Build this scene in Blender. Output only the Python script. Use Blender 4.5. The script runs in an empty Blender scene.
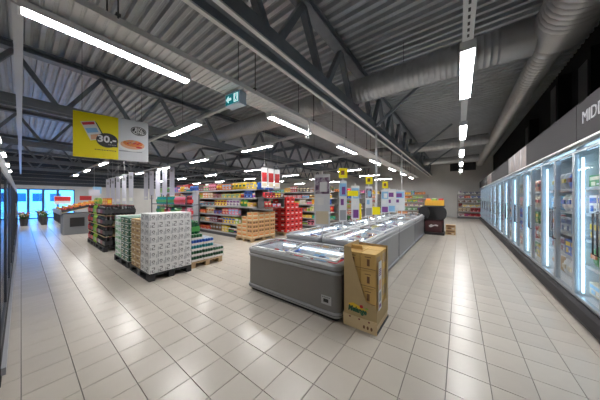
import bpy, math, random
from mathutils import Matrix, Vector
random.seed(7)
PI = math.pi
scn = bpy.context.scene
COL = scn.collection

# ------------------------------------------------------------------ camera, world, exposure
YAW = math.radians(37.05)
cd = bpy.data.cameras.new('camera'); cam = bpy.data.objects.new('camera', cd); COL.objects.link(cam)
cam.location = (0, 0, 1.6)
cam.rotation_euler = (math.radians(90), 0, YAW)
cd.sensor_width = 36.0; cd.lens = 210.6 / 600 * 36.0
cd.shift_y = -1.5 / 600
cd.clip_start = 0.05; cd.clip_end = 200
scn.camera = cam

w = bpy.data.worlds.new('world'); scn.world = w; w.use_nodes = True
bg = w.node_tree.nodes['Background']
bg.inputs[0].default_value = (0.09, 0.40, 1.0, 1); bg.inputs[1].default_value = 15.0

scn.view_settings.view_transform = 'Standard'
scn.view_settings.look = 'None'
scn.view_settings.gamma = 1.0
scn.view_settings.use_curve_mapping = False
scn.view_settings.exposure = 0.0
LAMP_E = 95.0
LED_E = 4.5
try:
    scn.cycles.max_bounces = 7; scn.cycles.transparent_max_bounces = 16
    scn.cycles.sample_clamp_indirect = 6.0
    scn.cycles.caustics_reflective = False; scn.cycles.caustics_refractive = False
except Exception: pass

# ------------------------------------------------------------------ materials
MATS = {}
def mat(name, col, rough=0.5, metal=0.0, var=0.0, scale=8.0, spec=0.5, bump=0.0, emit=0.0, rnd=0.0, coat=0.0):
    if name in MATS: return MATS[name]
    m = bpy.data.materials.new(name); m.use_nodes = True; nt = m.node_tree
    b = nt.nodes['Principled BSDF']
    c = (col[0], col[1], col[2], 1)
    b.inputs['Base Color'].default_value = c
    b.inputs['Roughness'].default_value = rough
    b.inputs['Metallic'].default_value = metal
    b.inputs['Specular IOR Level'].default_value = spec
    b.inputs['Coat Weight'].default_value = coat
    if emit:
        b.inputs['Emission Color'].default_value = c
        b.inputs['Emission Strength'].default_value = emit
    if var or bump:
        tc = nt.nodes.new('ShaderNodeTexCoord'); no = nt.nodes.new('ShaderNodeTexNoise')
        no.inputs['Scale'].default_value = scale; no.inputs['Detail'].default_value = 4
        nt.links.new(tc.outputs['Object'], no.inputs['Vector'])
        if var:
            mr = nt.nodes.new('ShaderNodeMapRange')
            mr.inputs['To Min'].default_value = 1 - var; mr.inputs['To Max'].default_value = 1 + var
            mr.inputs['From Min'].default_value = 0.25; mr.inputs['From Max'].default_value = 0.75
            nt.links.new(no.outputs['Fac'], mr.inputs['Value'])
            mx = nt.nodes.new('ShaderNodeVectorMath'); mx.operation = 'SCALE'
            mx.inputs[0].default_value = col
            nt.links.new(mr.outputs[0], mx.inputs['Scale'])
            out = mx.outputs[0]
            if rnd:
                oi = nt.nodes.new('ShaderNodeObjectInfo'); m2 = nt.nodes.new('ShaderNodeMapRange')
                m2.inputs['To Min'].default_value = 1 - rnd; m2.inputs['To Max'].default_value = 1 + rnd
                nt.links.new(oi.outputs['Random'], m2.inputs['Value'])
                mx2 = nt.nodes.new('ShaderNodeVectorMath'); mx2.operation = 'SCALE'
                nt.links.new(out, mx2.inputs[0]); nt.links.new(m2.outputs[0], mx2.inputs['Scale'])
                out = mx2.outputs[0]
            nt.links.new(out, b.inputs['Base Color'])
        if bump:
            bp = nt.nodes.new('ShaderNodeBump'); bp.inputs['Strength'].default_value = bump
            bp.inputs['Distance'].default_value = 0.004
            nt.links.new(no.outputs['Fac'], bp.inputs['Height']); nt.links.new(bp.outputs[0], b.inputs['Normal'])
    MATS[name] = m
    return m

def glass_mat(name, tint=(0.96, 0.98, 1.0), refl=0.12):
    if name in MATS: return MATS[name]
    m = bpy.data.materials.new(name); m.use_nodes = True; nt = m.node_tree
    nt.nodes.remove(nt.nodes['Principled BSDF']); out = nt.nodes['Material Output']
    tr = nt.nodes.new('ShaderNodeBsdfTransparent'); tr.inputs[0].default_value = (*tint, 1)
    gl = nt.nodes.new('ShaderNodeBsdfGlossy'); gl.inputs['Roughness'].default_value = 0.03
    lw = nt.nodes.new('ShaderNodeLayerWeight'); lw.inputs['Blend'].default_value = 0.5
    pw = nt.nodes.new('ShaderNodeMath'); pw.operation = 'POWER'; pw.inputs[1].default_value = 5.0
    nt.links.new(lw.outputs['Facing'], pw.inputs[0])
    ma = nt.nodes.new('ShaderNodeMath'); ma.operation = 'MULTIPLY_ADD'; ma.inputs[1].default_value = 0.6; ma.inputs[2].default_value = refl
    nt.links.new(pw.outputs[0], ma.inputs[0])
    mx = nt.nodes.new('ShaderNodeMixShader')
    nt.links.new(ma.outputs[0], mx.inputs[0]); nt.links.new(tr.outputs[0], mx.inputs[1]); nt.links.new(gl.outputs[0], mx.inputs[2])
    nt.links.new(mx.outputs[0], out.inputs[0])
    MATS[name] = m
    return m

def picture_mat(name, cols, scale=(1, 1, 1), detail=3, nscale=3.0):
    """printed photograph: streaky colour patches"""
    m = bpy.data.materials.new(name); m.use_nodes = True; nt = m.node_tree; b = nt.nodes['Principled BSDF']
    b.inputs['Roughness'].default_value = 0.45
    tc = nt.nodes.new('ShaderNodeTexCoord'); mp = nt.nodes.new('ShaderNodeMapping'); mp.inputs['Scale'].default_value = scale
    no = nt.nodes.new('ShaderNodeTexNoise'); no.inputs['Scale'].default_value = nscale; no.inputs['Detail'].default_value = detail
    cr = nt.nodes.new('ShaderNodeValToRGB'); e = cr.color_ramp.elements
    while len(e) < len(cols): e.new(0.5)
    for i, c in enumerate(cols):
        e[i].position = 0.32 + 0.36 * i / (len(cols) - 1); e[i].color = (*c, 1)
    nt.links.new(tc.outputs['Object'], mp.inputs[0]); nt.links.new(mp.outputs[0], no.inputs['Vector'])
    nt.links.new(no.outputs['Fac'], cr.inputs[0]); nt.links.new(cr.outputs[0], b.inputs['Base Color'])
    return m

PAL = {
 'red': (0.55, 0.025, 0.03), 'orange': (0.70, 0.20, 0.03), 'yellow': (0.80, 0.55, 0.03), 'green': (0.05, 0.28, 0.06),
 'lime green': (0.28, 0.48, 0.06), 'dark green': (0.02, 0.10, 0.045), 'blue': (0.03, 0.12, 0.50), 'light blue': (0.25, 0.50, 0.75),
 'navy': (0.02, 0.03, 0.14), 'purple': (0.20, 0.06, 0.26), 'pink': (0.75, 0.22, 0.32), 'white': (0.78, 0.78, 0.78),
 'cream': (0.72, 0.62, 0.44), 'brown': (0.19, 0.09, 0.04), 'tan': (0.48, 0.31, 0.15), 'black': (0.02, 0.02, 0.022),
 'grey': (0.33, 0.34, 0.36), 'teal': (0.03, 0.30, 0.32), 'maroon': (0.20, 0.015, 0.03), 'peach': (0.75, 0.42, 0.25)}
def pm(c): return mat('print_' + c.replace(' ', '_'), PAL[c], 0.42)

M_white = mat('white_paint', (0.78, 0.79, 0.80), 0.45)
M_grey_rail = mat('rail_metal', (0.58, 0.59, 0.60), 0.45, 0.2)
M_tray = mat('tray_metal', (0.85, 0.84, 0.83), 0.5, 0.1)
M_steel = mat('truss_steel', (0.23, 0.255, 0.285), 0.5, 0.3, var=0.12, scale=5)
M_deck = mat('deck_metal', (0.50, 0.52, 0.55), 0.42, 0.35, var=0.12, scale=2)
M_galv = mat('galvanised_duct', (0.50, 0.505, 0.51), 0.38, 0.6, var=0.10, scale=4)
M_wall = mat('wall_paint', (0.62, 0.61, 0.59), 0.8, var=0.04, scale=1.5)
M_blackwall = mat('black_wall', (0.010, 0.010, 0.011), 0.8, var=0.2, scale=1, spec=0.15)
M_grout = mat('grout', (0.16, 0.15, 0.145), 0.85)
M_tile = mat('floor_tile', (0.59, 0.54, 0.475), 0.27, var=0.05, scale=3.0, spec=0.55, rnd=0.045)
M_black = mat('black_plastic', (0.018, 0.018, 0.02), 0.45)
M_dark = mat('dark_grey', (0.05, 0.05, 0.055), 0.5)
M_charcoal = mat('charcoal_panel', (0.045, 0.043, 0.046), 0.75, spec=0.12)
M_lamp = mat('lamp_light', (1.0, 0.985, 0.97), 0.5, emit=LAMP_E)
M_led = mat('led_light', (0.50, 0.80, 1.0), 0.5, emit=LED_E)
M_glass = glass_mat('door_glass', (0.96, 0.98, 1.0), 0.025)
M_lidglass = glass_mat('lid_glass', (0.96, 0.97, 0.98), 0.05)
M_winglass = glass_mat('window_glass', (0.80, 0.92, 1.0), 0.05)
M_frz = mat('freezer_grey', (0.205, 0.197, 0.19), 0.42, 0.1, var=0.04, scale=2)
M_frz_side = mat('freezer_side_silver', (0.25, 0.255, 0.26), 0.38, 0.35)
M_bump = mat('bumper_grey', (0.36, 0.37, 0.39), 0.4)
M_rim = mat('rim_grey', (0.33, 0.34, 0.355), 0.35)
M_inner = mat('freezer_inner_white', (0.80, 0.83, 0.86), 0.4)
M_alu = mat('aluminium', (0.50, 0.56, 0.62), 0.3, 0.7)
M_kraft = mat('kraft_board', (0.50, 0.37, 0.19), 0.75, var=0.05, scale=6)
M_kraft_box = mat('kraft_carton', (0.66, 0.43, 0.14), 0.65, var=0.04, scale=9)
M_kraft_lt = mat('kraft_light', (0.72, 0.57, 0.34), 0.7)
M_shelf = mat('shelf_metal', (0.30, 0.30, 0.31), 0.45)
M_shelf_dk = mat('shelf_dark', (0.10, 0.10, 0.105), 0.5)
M_price = mat('price_rail', (0.45, 0.45, 0.45), 0.4)
M_yel = mat('sign_yellow', (0.92, 0.78, 0.0), 0.45)
M_signw = mat('sign_white', (0.68, 0.70, 0.73), 0.45)
M_banner = mat('banner_lilac', (0.60, 0.60, 0.70), 0.6)
M_ink = mat('ink_grey', (0.10, 0.10, 0.11), 0.5)

# ------------------------------------------------------------------ mesh builder
class MB:
    def __init__(s): s.v = []; s.f = []; s.m = []; s.sm = []
    def add(s, vs, fs, m=0, smooth=False):
        o = len(s.v); s.v += [tuple(p) for p in vs]
        for f in fs: s.f.append(tuple(i + o for i in f)); s.m.append(m); s.sm.append(smooth)
        return s
    def box(s, x0, x1, y0, y1, z0, z1, m=0):
        return s.add([(x0,y0,z0),(x1,y0,z0),(x1,y1,z0),(x0,y1,z0),(x0,y0,z1),(x1,y0,z1),(x1,y1,z1),(x0,y1,z1)],
                     [(0,3,2,1),(4,5,6,7),(0,1,5,4),(1,2,6,5),(2,3,7,6),(3,0,4,7)], m)
    def cham(s, x0, x1, y0, y1, z0, z1, c, m=0):
        """box with chamfered top edge"""
        return s.add([(x0,y0,z0),(x1,y0,z0),(x1,y1,z0),(x0,y1,z0),(x0,y0,z1-c),(x1,y0,z1-c),(x1,y1,z1-c),(x0,y1,z1-c),
                      (x0+c,y0+c,z1),(x1-c,y0+c,z1),(x1-c,y1-c,z1),(x0+c,y1-c,z1)],
                     [(0,1,5,4),(1,2,6,5),(2,3,7,6),(3,0,4,7),(4,5,9,8),(5,6,10,9),(6,7,11,10),(7,4,8,11),(8,9,10,11)], m)
    def bar(s, p, q, w, h=None, m=0):
        """rectangular bar from p to q"""
        h = h or w; p = Vector(p); q = Vector(q); d = (q - p).normalized()
        up = Vector((0, 0, 1)) if abs(d.z) < 0.95 else Vector((1, 0, 0))
        a = d.cross(up).normalized() * (w / 2); b = a.cross(d).normalized() * (h / 2)
        vs = [p-a-b, p+a-b, p+a+b, p-a+b, q-a-b, q+a-b, q+a+b, q-a+b]
        return s.add(vs, [(0,3,2,1),(4,5,6,7),(0,1,5,4),(1,2,6,5),(2,3,7,6),(3,0,4,7)], m)
    def tube(s, pts, r, n=8, m=0, smooth=True):
        pts = [Vector(p) for p in pts]; rings = []
        for i, p in enumerate(pts):
            d = (pts[min(i+1, len(pts)-1)] - pts[max(i-1, 0)]).normalized()
            up = Vector((0,0,1)) if abs(d.z) < 0.9 else Vector((1,0,0))
            a = d.cross(up).normalized(); b = a.cross(d)
            rr = r[i] if isinstance(r, (list, tuple)) else r
            rings.append([p + (a*math.cos(2*PI*k/n) + b*math.sin(2*PI*k/n))*rr for k in range(n)])
        vs = [q for g in rings for q in g]; fs = []
        for i in range(len(pts)-1):
            for k in range(n): fs.append((i*n+k, i*n+(k+1)%n, (i+1)*n+(k+1)%n, (i+1)*n+k))
        s.add(vs, fs, m, smooth); s.add(rings[0], [tuple(range(n))], m); s.add(rings[-1], [tuple(range(n-1,-1,-1))], m)
        return s
    def lathe(s, prof, n=10, m=0, c=(0,0,0), ms=None):
        vs = []; 
        for r, z in prof:
            for k in range(n): vs.append((c[0]+r*math.cos(2*PI*k/n), c[1]+r*math.sin(2*PI*k/n), c[2]+z))
        for i in range(len(prof)-1):
            fs = [(i*n+k, i*n+(k+1)%n, (i+1)*n+(k+1)%n, (i+1)*n+k) for k in range(n)]
            o = len(s.v)
            s.add(vs[i*n:(i+2)*n], [(k, (k+1)%n, n+(k+1)%n, n+k) for k in range(n)], ms[i] if ms else m, True)
        L = len(prof)-1
        s.add(vs[:n], [tuple(range(n-1,-1,-1))], ms[0] if ms else m); s.add(vs[L*n:], [tuple(range(n))], ms[-1] if ms else m)
        return s
    def poly(s, pts, y0, y1, m=0):
        """prism: polygon given in x,z and extruded along y (y0 is the side facing -y)"""
        n = len(pts); vs = [(x, y0, z) for x, z in pts] + [(x, y1, z) for x, z in pts]
        fs = [tuple(range(n)), tuple(range(2*n-1, n-1, -1))] + [(i, n+i, n+(i+1)%n, (i+1)%n) for i in range(n)]
        return s.add(vs, fs, m)
    def loft(s, loops, m=0, cap0=True, cap1=True, smooth=False):
        n = len(loops[0]); vs = [p for l in loops for p in l]; fs = []
        for i in range(len(loops)-1):
            for k in range(n): fs.append((i*n+k, i*n+(k+1)%n, (i+1)*n+(k+1)%n, (i+1)*n+k))
        if cap0: fs.append(tuple(range(n-1,-1,-1)))
        if cap1: fs.append(tuple(range((len(loops)-1)*n, len(loops)*n)))
        return s.add(vs, fs, m, smooth)
    def text(s, txt, size, x, z, y, m=0, align='LEFT', sx=1.0, shear=0.0, bold=0.0, depth=0.004):
        """lettering standing in the xz plane, facing -y"""
        cu = bpy.data.curves.new('lettering', 'FONT'); cu.body = txt; cu.size = size; cu.align_x = align; cu.offset = bold
        cu.resolution_u = 3; cu.extrude = depth / 2; cu.shear = shear
        o = bpy.data.objects.new('lettering', cu); COL.objects.link(o)
        dg = bpy.context.evaluated_depsgraph_get(); me = bpy.data.meshes.new_from_object(o.evaluated_get(dg))
        s.add([(x + p.co.x*sx, y - p.co.z, z + p.co.y) for p in me.vertices], [tuple(p.vertices) for p in me.polygons], m)
        bpy.data.objects.remove(o); bpy.data.curves.remove(cu); bpy.data.meshes.remove(me)
        return s
    def mesh(s, name, mats, org=(0,0,0)):
        me = bpy.data.meshes.new(name)
        me.from_pydata([(p[0]-org[0], p[1]-org[1], p[2]-org[2]) for p in s.v], [], s.f)
        for mm in (mats if isinstance(mats, (list, tuple)) else [mats]): me.materials.append(mm)
        me.polygons.foreach_set('material_index', s.m)
        me.polygons.foreach_set('use_smooth', s.sm)
        me.update(); return me
    def build(s, name, mats, parent=None, org=None, loc=None):
        """link as ONE mesh object; org: world point of the parent (or of the object's own origin)"""
        if org is None: org = parent['_o'] if parent is not None and '_o' in parent else (0,0,0)
        o = bpy.data.objects.new(name, s.mesh(name, mats, org)); COL.objects.link(o)
        if parent is not None: o.parent = parent; o['_o'] = tuple(org)
        elif loc is not None: o.location = loc
        else: o.location = org
        return o

def link(name, me, parent=None, loc=(0,0,0), rz=0):
    o = bpy.data.objects.new(name, me); COL.objects.link(o); o.parent = parent; o.location = loc
    if rz: o.rotation_euler = (0, 0, rz)
    return o
LABELS = set()
def tag(o, label, cat, group=None):
    o['label'] = label; o['category'] = cat; LABELS.add(label)
    if group: o['group'] = group
    return o
def thing(name, label, cat, loc=(0,0,0), rz=0, group=None, world=False):
    """Empty at the thing's base; world=True: its parts are given in world coordinates"""
    o = bpy.data.objects.new(name, None); COL.objects.link(o); o.location = loc; o.rotation_euler = (0,0,rz); o.empty_display_size = 0.1
    if world: o['_o'] = tuple(loc)
    return tag(o, label, cat, group)
def dup(root, loc, rz, label, group=None):
    r = root.copy(); COL.objects.link(r); r.location = loc; r.rotation_euler = (0,0,rz); tag(r, label, root['category'], group or root.get('group'))
    for ch in list(root.children):
        c = ch.copy(); COL.objects.link(c); c.parent = r
        for g in list(ch.children):
            d = g.copy(); COL.objects.link(d); d.parent = c
    return r
def struct(o): o['kind'] = 'structure'; return o
ORD = ['first','second','third','fourth','fifth','sixth','seventh','eighth','ninth','tenth','eleventh','twelfth','thirteenth','fourteenth',
       'fifteenth','sixteenth','seventeenth','eighteenth','nineteenth','twentieth','twenty-first','twenty-second','twenty-third','twenty-fourth','twenty-fifth','twenty-sixth','twenty-seventh','twenty-eighth','twenty-ninth','thirtieth']
NUM = ['zero','one','two','three','four','five','six','seven','eight','nine','ten']

# ================================================================== SETTING
X0, X1, Y0, Y1, HC = -26.0, 2.15, -2.5, 22.4, 4.95
floor = struct(MB().box(X0-0.2, X1+0.2, Y0-0.2, Y1+0.2, -0.12, -0.010).build('floor', M_grout))
TP = 0.304; TX, TY = -0.089, 0.0
S_, C_ = math.sin(YAW), math.cos(YAW)
cells = []
for i in range(math.floor((X0-TX)/TP), math.ceil((X1-TX)/TP)):
    for j in range(math.floor((Y0-TY)/TP), math.ceil((Y1-TY)/TP)):
        xa, ya = TX+i*TP, TY+j*TP
        if xa+TP > X1 or xa < X0 or ya < Y0 or ya+TP > Y1: continue
        cx, cy = xa+TP/2, ya+TP/2
        d = -cx*S_+cy*C_; r = cx*C_+cy*S_
        vis = False
        if d > 0.75:
            u = 300+210.6*r/d; v = 198.5+210.6*1.6/d
            vis = -25 < u < 625 and v < 425
            if -2.9 < cx < -1.25 and 2.5 < cy < 10.5: vis = False
            if 1.3 < cx: vis = False
            if -7.2 < cx < -4.9 and 1.6 < cy < 2.9: vis = False
        cells.append((0 if vis else 1, d, xa, ya))
cells.sort()
g = 0.0025
tile_me = MB().cham(g, TP-g, g, TP-g, -0.011, 0, 0.0018).mesh('tile', M_tile)
for k in range(300): link('tile', tile_me, floor, (cells[k][2], cells[k][3], 0))
tf = MB()
for q in cells[300:]: tf.cham(q[2]+g, q[2]+TP-g, q[3]+g, q[3]+TP-g, -0.011, 0, 0.0018)
o = tf.build('tile_field', M_tile, floor); o['kind'] = 'stuff'

# corrugated roof deck, ribs run along X
prof = []; y = Y0-0.3; per = 0.19
while y < Y1+0.3:
    prof += [(y+0.76*a, HC+0.8*b) for a, b in ((0, 0), (0.085, 0), (0.115, 0.03), (0.125, 0.03), (0.15, 0.09), (0.185, 0.09), (0.19, 0.08), (0.205, 0.08), (0.21, 0.09), (0.225, 0.09))]; y += per
dk = MB(); n = len(prof)
dk.add([(X0-0.3, a, b) for a, b in prof] + [(X1+1.0, a, b) for a, b in prof], [(i, i+1, n+i+1, n+i) for i in range(n-1)])
dk.add([(X0-0.3, Y0-0.3, HC+0.12), (X1+1, Y0-0.3, HC+0.12), (X1+1, Y1+0.3, HC+0.12), (X0-0.3, Y1+0.3, HC+0.12)], [(0,1,2,3)])
struct(dk.build('ceiling', M_deck))

# walls
struct(MB().box(X0, X1, Y1, Y1+0.2, 0, HC+0.1).build('wall_back', M_wall))
struct(MB().box(X1, X1+0.15, Y0, Y1, 0, HC+0.1).build('wall_right', M_blackwall))
struct(MB().box(X0, X1, Y0-0.2, Y0, 0, HC+0.1).build('wall_front', M_wall))
# left wall with the glazed entrance
WY0, WY1, WZ = -0.30, 2.75, 2.35
wl = MB().box(X0-0.25, X0, Y0, WY0, 0, HC+0.1).box(X0-0.25, X0, WY1, Y1, 0, HC+0.1).box(X0-0.25, X0, WY0, WY1, WZ, HC+0.1)
struct(wl.build('wall_left', M_wall))
cl = MB()
for k in range(8): cl.box(X0+0.001, X0+0.03, Y0+0.01, Y1-0.01, 2.62+0.29*k, 2.62+0.29*k+0.275)
struct(cl.build('trim_1', mat('dark_cladding', (0.06, 0.07, 0.085), 0.6)))
M_winframe = mat('window_frame_blue', (0.05, 0.10, 0.20), 0.5)
wins = [(-0.30, 0.33), (0.33, 1.05), (1.05, 1.80), (1.80, 2.75)]
for k, (a, b) in enumerate(wins):
    z0 = 0.02
    t = bpy.data.objects.new(('door_1' if k == 2 else 'window_%d' % (k+1 if k < 2 else k)), None); COL.objects.link(t); t['kind'] = 'structure'
    t.location = (X0-0.12, (a+b)/2, 0); t['_o'] = tuple(t.location)
    fr = MB(); e = 0.07
    fr.box(X0-0.16, X0-0.08, a, a+e, z0, WZ).box(X0-0.16, X0-0.08, b-e, b, z0, WZ).box(X0-0.16, X0-0.08, a+e, b-e, z0, z0+0.1).box(X0-0.16, X0-0.08, a+e, b-e, WZ-0.09, WZ)
    fr.build('frame', M_winframe, t)
    MB().box(X0-0.125, X0-0.115, a+e, b-e, z0+0.1, WZ-0.09).build('pane', M_winglass, t)
    if k == 2: MB().tube([(X0-0.05, a+0.11, 0.8), (X0-0.05, a+0.11, 1.4)], 0.015).build('handle', M_alu, t)
# outside: paving and a pale house opposite the entrance
struct(MB().box(-60, X0-0.25, -15, 20, -0.2, -0.02).build('ground_outside', mat('paving', (0.42, 0.43, 0.45), 0.9, var=0.1)))
hs = thing('house', 'pale rendered house seen through the glazed entrance', 'house', (-45, 2, 0), world=True)
MB().box(-52, -45, -12, 14, -0.02, 7).build('wall', mat('render_wall', (0.75, 0.78, 0.82), 0.9), hs)
for a in (-4.0, -0.6, 0.9, 2.4, 6.5):
    MB().box(-45.04, -44.96, a, a+1.0, 1.2, 2.3).build('window', mat('dark_pane', (0.05, 0.08, 0.12), 0.2), hs)
MB().poly([(-52.4, 7), (-44.6, 7), (-48.5, 8.8)], -12.3, 14.3).build('roof', mat('roof_tile', (0.12, 0.11, 0.11), 0.8), hs)
# louvres high on the back wall
for k, xx in enumerate((-0.62, 0.32)):
    t = thing('wall_louvre', ['dark louvre high on back wall, left of the lamp row', 'dark louvre high on back wall, right of the lamp row'][k], 'louvre', (xx+0.38, Y1, 3.95), group='wall louvres', world=True)
    MB().box(xx, xx+0.78, Y1-0.03, Y1-0.002, 3.95, 4.6).build('backing', M_black, t)
    for q in range(6): MB().box(xx+0.02, xx+0.76, Y1-0.06, Y1-0.032, 3.98+q*0.105, 4.04+q*0.105).build('slat', M_dark, t)

# ================================================================== ROOF STEEL
def truss(x, label, hb=3.62, pan=1.4, off=0.0, web=0.085, edge=False):
    t = thing('roof_truss', label, 'truss', (x, Y0, hb), group='roof trusses', world=True)
    ya, yb = Y0+0.02, Y1-0.02
    b = MB()   # bottom chord: H section lying on its side
    b.box(x-0.14, x-0.105, ya, yb, hb, hb+0.19).box(x+0.105, x+0.14, ya, yb, hb, hb+0.19).box(x-0.105, x+0.105, ya, yb, hb+0.10, hb+0.125)
    b.build('bottom_chord', M_steel, t)
    if edge:
        for q in (-0.16, 0.085): MB().box(x+q, x+q+0.055, ya, yb, hb-0.025, hb-0.002).build('conduit', M_tray, t)
    tz = HC-0.16
    c = MB(); c.box(x-0.11, x+0.11, ya, yb, tz+0.13, tz+0.155).box(x-0.11, x+0.11, ya, yb, tz, tz+0.025).box(x-0.012, x+0.012, ya, yb, tz+0.025, tz+0.13)
    c.build('top_chord', M_steel, t)
    y = Y0+0.4+off
    while y < Y1-0.8:
        MB().bar((x, y, tz), (x, y+pan/2-0.05, hb+0.12), web).build('web', M_steel, t)
        MB().bar((x, y+pan, tz), (x, y+pan/2+0.05, hb+0.12), web).build('web', M_steel, t)
        y += pan
    return t
truss(-2.07, 'long steel roof truss running above the cable tray to the back wall', off=0.7, web=0.105, edge=True)
truss(-7.63, 'steel roof truss above the yellow hanging sign', off=0.6)
truss(-13.2, 'steel roof truss third from the freezer aisle', off=0.6)
truss(-18.8, 'steel roof truss fourth from the freezer aisle', off=0.6)
truss(-24.2, 'steel roof truss nearest the entrance windows', off=0.6)
for k, y in enumerate((6.2, 11.6, 16.9)):
    tag(MB().bar((-1.92, y, 3.70), (-0.25, y, 4.93), 0.07).build('fly_brace', M_steel, org=(-1.92, y, 3.7)),
        ['diagonal steel brace between truss and roof, nearest one beside the wide duct', 'diagonal steel brace between truss and roof, middle one', 'diagonal steel brace between truss and roof, farthest one'][k], 'brace', 'fly braces')
# purlin-like cross beams on the left half (seen edge-on bands across the trusses)
for k, y in enumerate((10.0, 16.0)):
    tag(MB().box(X0+0.05, -7.5, y-0.08, y+0.08, HC-0.36, HC-0.18).build('cross_beam', M_steel, org=(-16, y, HC-0.36)),
        ['steel cross beam under the roof over the middle shelving', 'steel cross beam under the roof over the rear shelving'][k], 'beam', 'cross beams')

# ================================================================== DUCTS
def ribbed(p, q, r, step=0.09, n=20, m=0):
    p = Vector(p); q = Vector(q); L = (q-p).length; k = int(L/step); pts = []; rs = []
    for i in range(k):
        a = p.lerp(q, i/k); b = p.lerp(q, (i+0.72)/k); c = p.lerp(q, (i+0.8)/k); d = p.lerp(q, (i+0.92)/k)
        pts += [a, b, c, d]; rs += [r, r, r*1.022, r*1.022]
    pts.append(q); rs.append(r)
    return MB().tube(pts, rs, n, m)
DZ = 4.2
t = thing('ventilation_duct', 'wide spiral duct crossing the freezer aisle and joining the long duct', 'duct', (0.7, 4.95, DZ), group='ventilation ducts', world=True)
ribbed((-11.5, 4.95, DZ), (0.62, 4.95, DZ), 0.27).build('pipe', M_galv, t)
MB().tube([(0.55, 4.95, DZ), (0.62, 4.95, DZ), (0.95, 4.95, DZ)], [0.285, 0.285, 0.285], 20).build('collar', M_galv, t)
t2 = thing('ventilation_duct', 'long spiral duct above the upright freezers along the black wall', 'duct', (1.24, 5.4, DZ), group='ventilation ducts', world=True)
ribbed((1.24, 5.35, DZ), (1.24, 20.5, DZ), 0.2, 0.12).build('pipe', M_galv, t2)
MB().tube([(1.24, 5.0, DZ), (1.24, 5.3, DZ), (1.24, 5.36, DZ)], [0.33, 0.21, 0.205], 20).build('reducer', M_galv, t2)
t3 = thing('ventilation_duct', 'widest spiral duct in the upper right corner over the header', 'duct', (1.3, 4.4, DZ), group='ventilation ducts', world=True)
ribbed((1.24, -2.45, DZ), (1.24, 4.55, DZ), 0.33, 0.10).build('pipe', M_galv, t3)
MB().tube([(1.24, 4.55, DZ), (1.24, 5.02, DZ)], 0.335, 20).build('junction_box', M_galv, t3)
for k, (y, r) in enumerate(((12.2, 0.24), (17.5, 0.22))):
    t = thing('ventilation_duct', ['middle branch duct crossing the freezer aisle under the roof', 'farthest branch duct crossing the freezer aisle near the back wall'][k], 'duct', (0, y, DZ), group='ventilation ducts', world=True)
    ribbed((-4.5, y, DZ), (1.02, y, DZ), r, 0.12).build('pipe', M_galv, t)
# thin steel hangers of the wide duct
for k, x in enumerate((-0.95, 0.2)):
    tag(MB().tube([(x, 4.95, DZ+0.25), (x, 4.95, HC)], 0.006, 6).build('duct_hanger', M_dark, org=(x, 4.95, DZ+0.25)),
        ['thin rod holding the wide duct, beside the truss', 'thin rod holding the wide duct, beside the lamp row'][k], 'rod', 'duct hangers')

# ================================================================== LIGHTS, RAILS AND TRAY
LZ = 3.30
def lamp_meshes(L, two):
    h = MB(); h.poly([(-0.072, -0.012), (-0.066, -0.012), (-0.055, 0.022), (0.055, 0.022), (0.066, -0.012), (0.072, -0.012), (0.066, 0.05), (0.04, 0.075), (-0.04, 0.075), (-0.066, 0.05)], 0, L)
    caps = MB().box(-0.075, 0.075, -0.02, 0.0, -0.02, 0.078)
    if two:
        a = MB().tube([(-0.03, 0.01, 0), (-0.03, L-0.01, 0)], 0.015, 10)
        b = MB().tube([(0.03, 0.01, 0), (0.03, L-0.01, 0)], 0.015, 10)
        em = [a.mesh('tube_light', M_lamp), b.mesh('tube_light', M_lamp)]
    else:
        d = MB().poly([(-0.052, 0.018), (-0.045, -0.016), (0.045, -0.016), (0.052, 0.018)], 0.01, L-0.01)
        em = [d.mesh('diffuser', M_lamp)]
    return h.mesh('housing', M_white), caps.mesh('end_cap', M_white), em
LM = {(two): lamp_meshes(1.45, two) for two in (True, False)}
def lamp(x, y, z, rz, two, label, group):
    t = thing('ceiling_lamp', label, 'lamp', (x, y, z), rz, group)
    h, c, em = LM[two]
    link('housing', h, t); link('end_cap', c, t); link('end_cap', c, t, (0, 1.47, 0))
    for e in em: link(e.name.split('.')[0], e, t)
    return t
# wide ribbed cable tray with lamps below
TXc = -3.02
t = thing('cable_tray', 'wide pale ribbed cable tray hanging under the long truss', 'tray', (TXc, Y0, 3.46), world=True)
tr = MB(); tr.box(TXc-0.22, TXc-0.212, Y0+0.05, 20.9, 3.40, 3.47).box(TXc+0.212, TXc+0.22, Y0+0.05, 20.9, 3.40, 3.47).build('side_rail', M_tray, t)
y = Y0+0.06; bt = MB(); pr = []
while y < 20.85:
    pr += [(y, 3.40), (y+0.05, 3.40), (y+0.058, 3.414), (y+0.075, 3.414)]; y += 0.083
n = len(pr); bt.add([(TXc-0.212, a, b) for a, b in pr]+[(TXc+0.212, a, b) for a, b in pr], [(i, i+1, n+i+1, n+i) for i in range(n-1)])
bt.build('ribbed_bottom', M_tray, t)
for k in range(7):
    lamp(-3.14, 0.0+3.1*k, LZ, 0, True, 'twin tube lamp under the ribbed cable tray, %s from the camera' % ORD[k], 'lamps under the cable tray')
for k in range(11):
    yy = 0.6+1.82*k
    o = thing('tray_hanger', 'thin dark rod holding the cable tray, %s from the camera' % ORD[k], 'rod', (TXc+0.22, yy, 3.46), group='tray hangers', world=True)
    MB().tube([(TXc+0.232, yy, 3.45), (TXc+0.232, yy, HC+0.02)], 0.008, 6).build('rod', M_dark, o)
    MB().tube([(TXc-0.232, yy, 3.45), (TXc-0.232, yy, HC+0.02)], 0.008, 6).build('rod', M_dark, o)
    MB().box(TXc-0.245, TXc+0.245, yy-0.02, yy+0.02, 3.472, 3.495).build('crossbar', M_dark, o)
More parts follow.
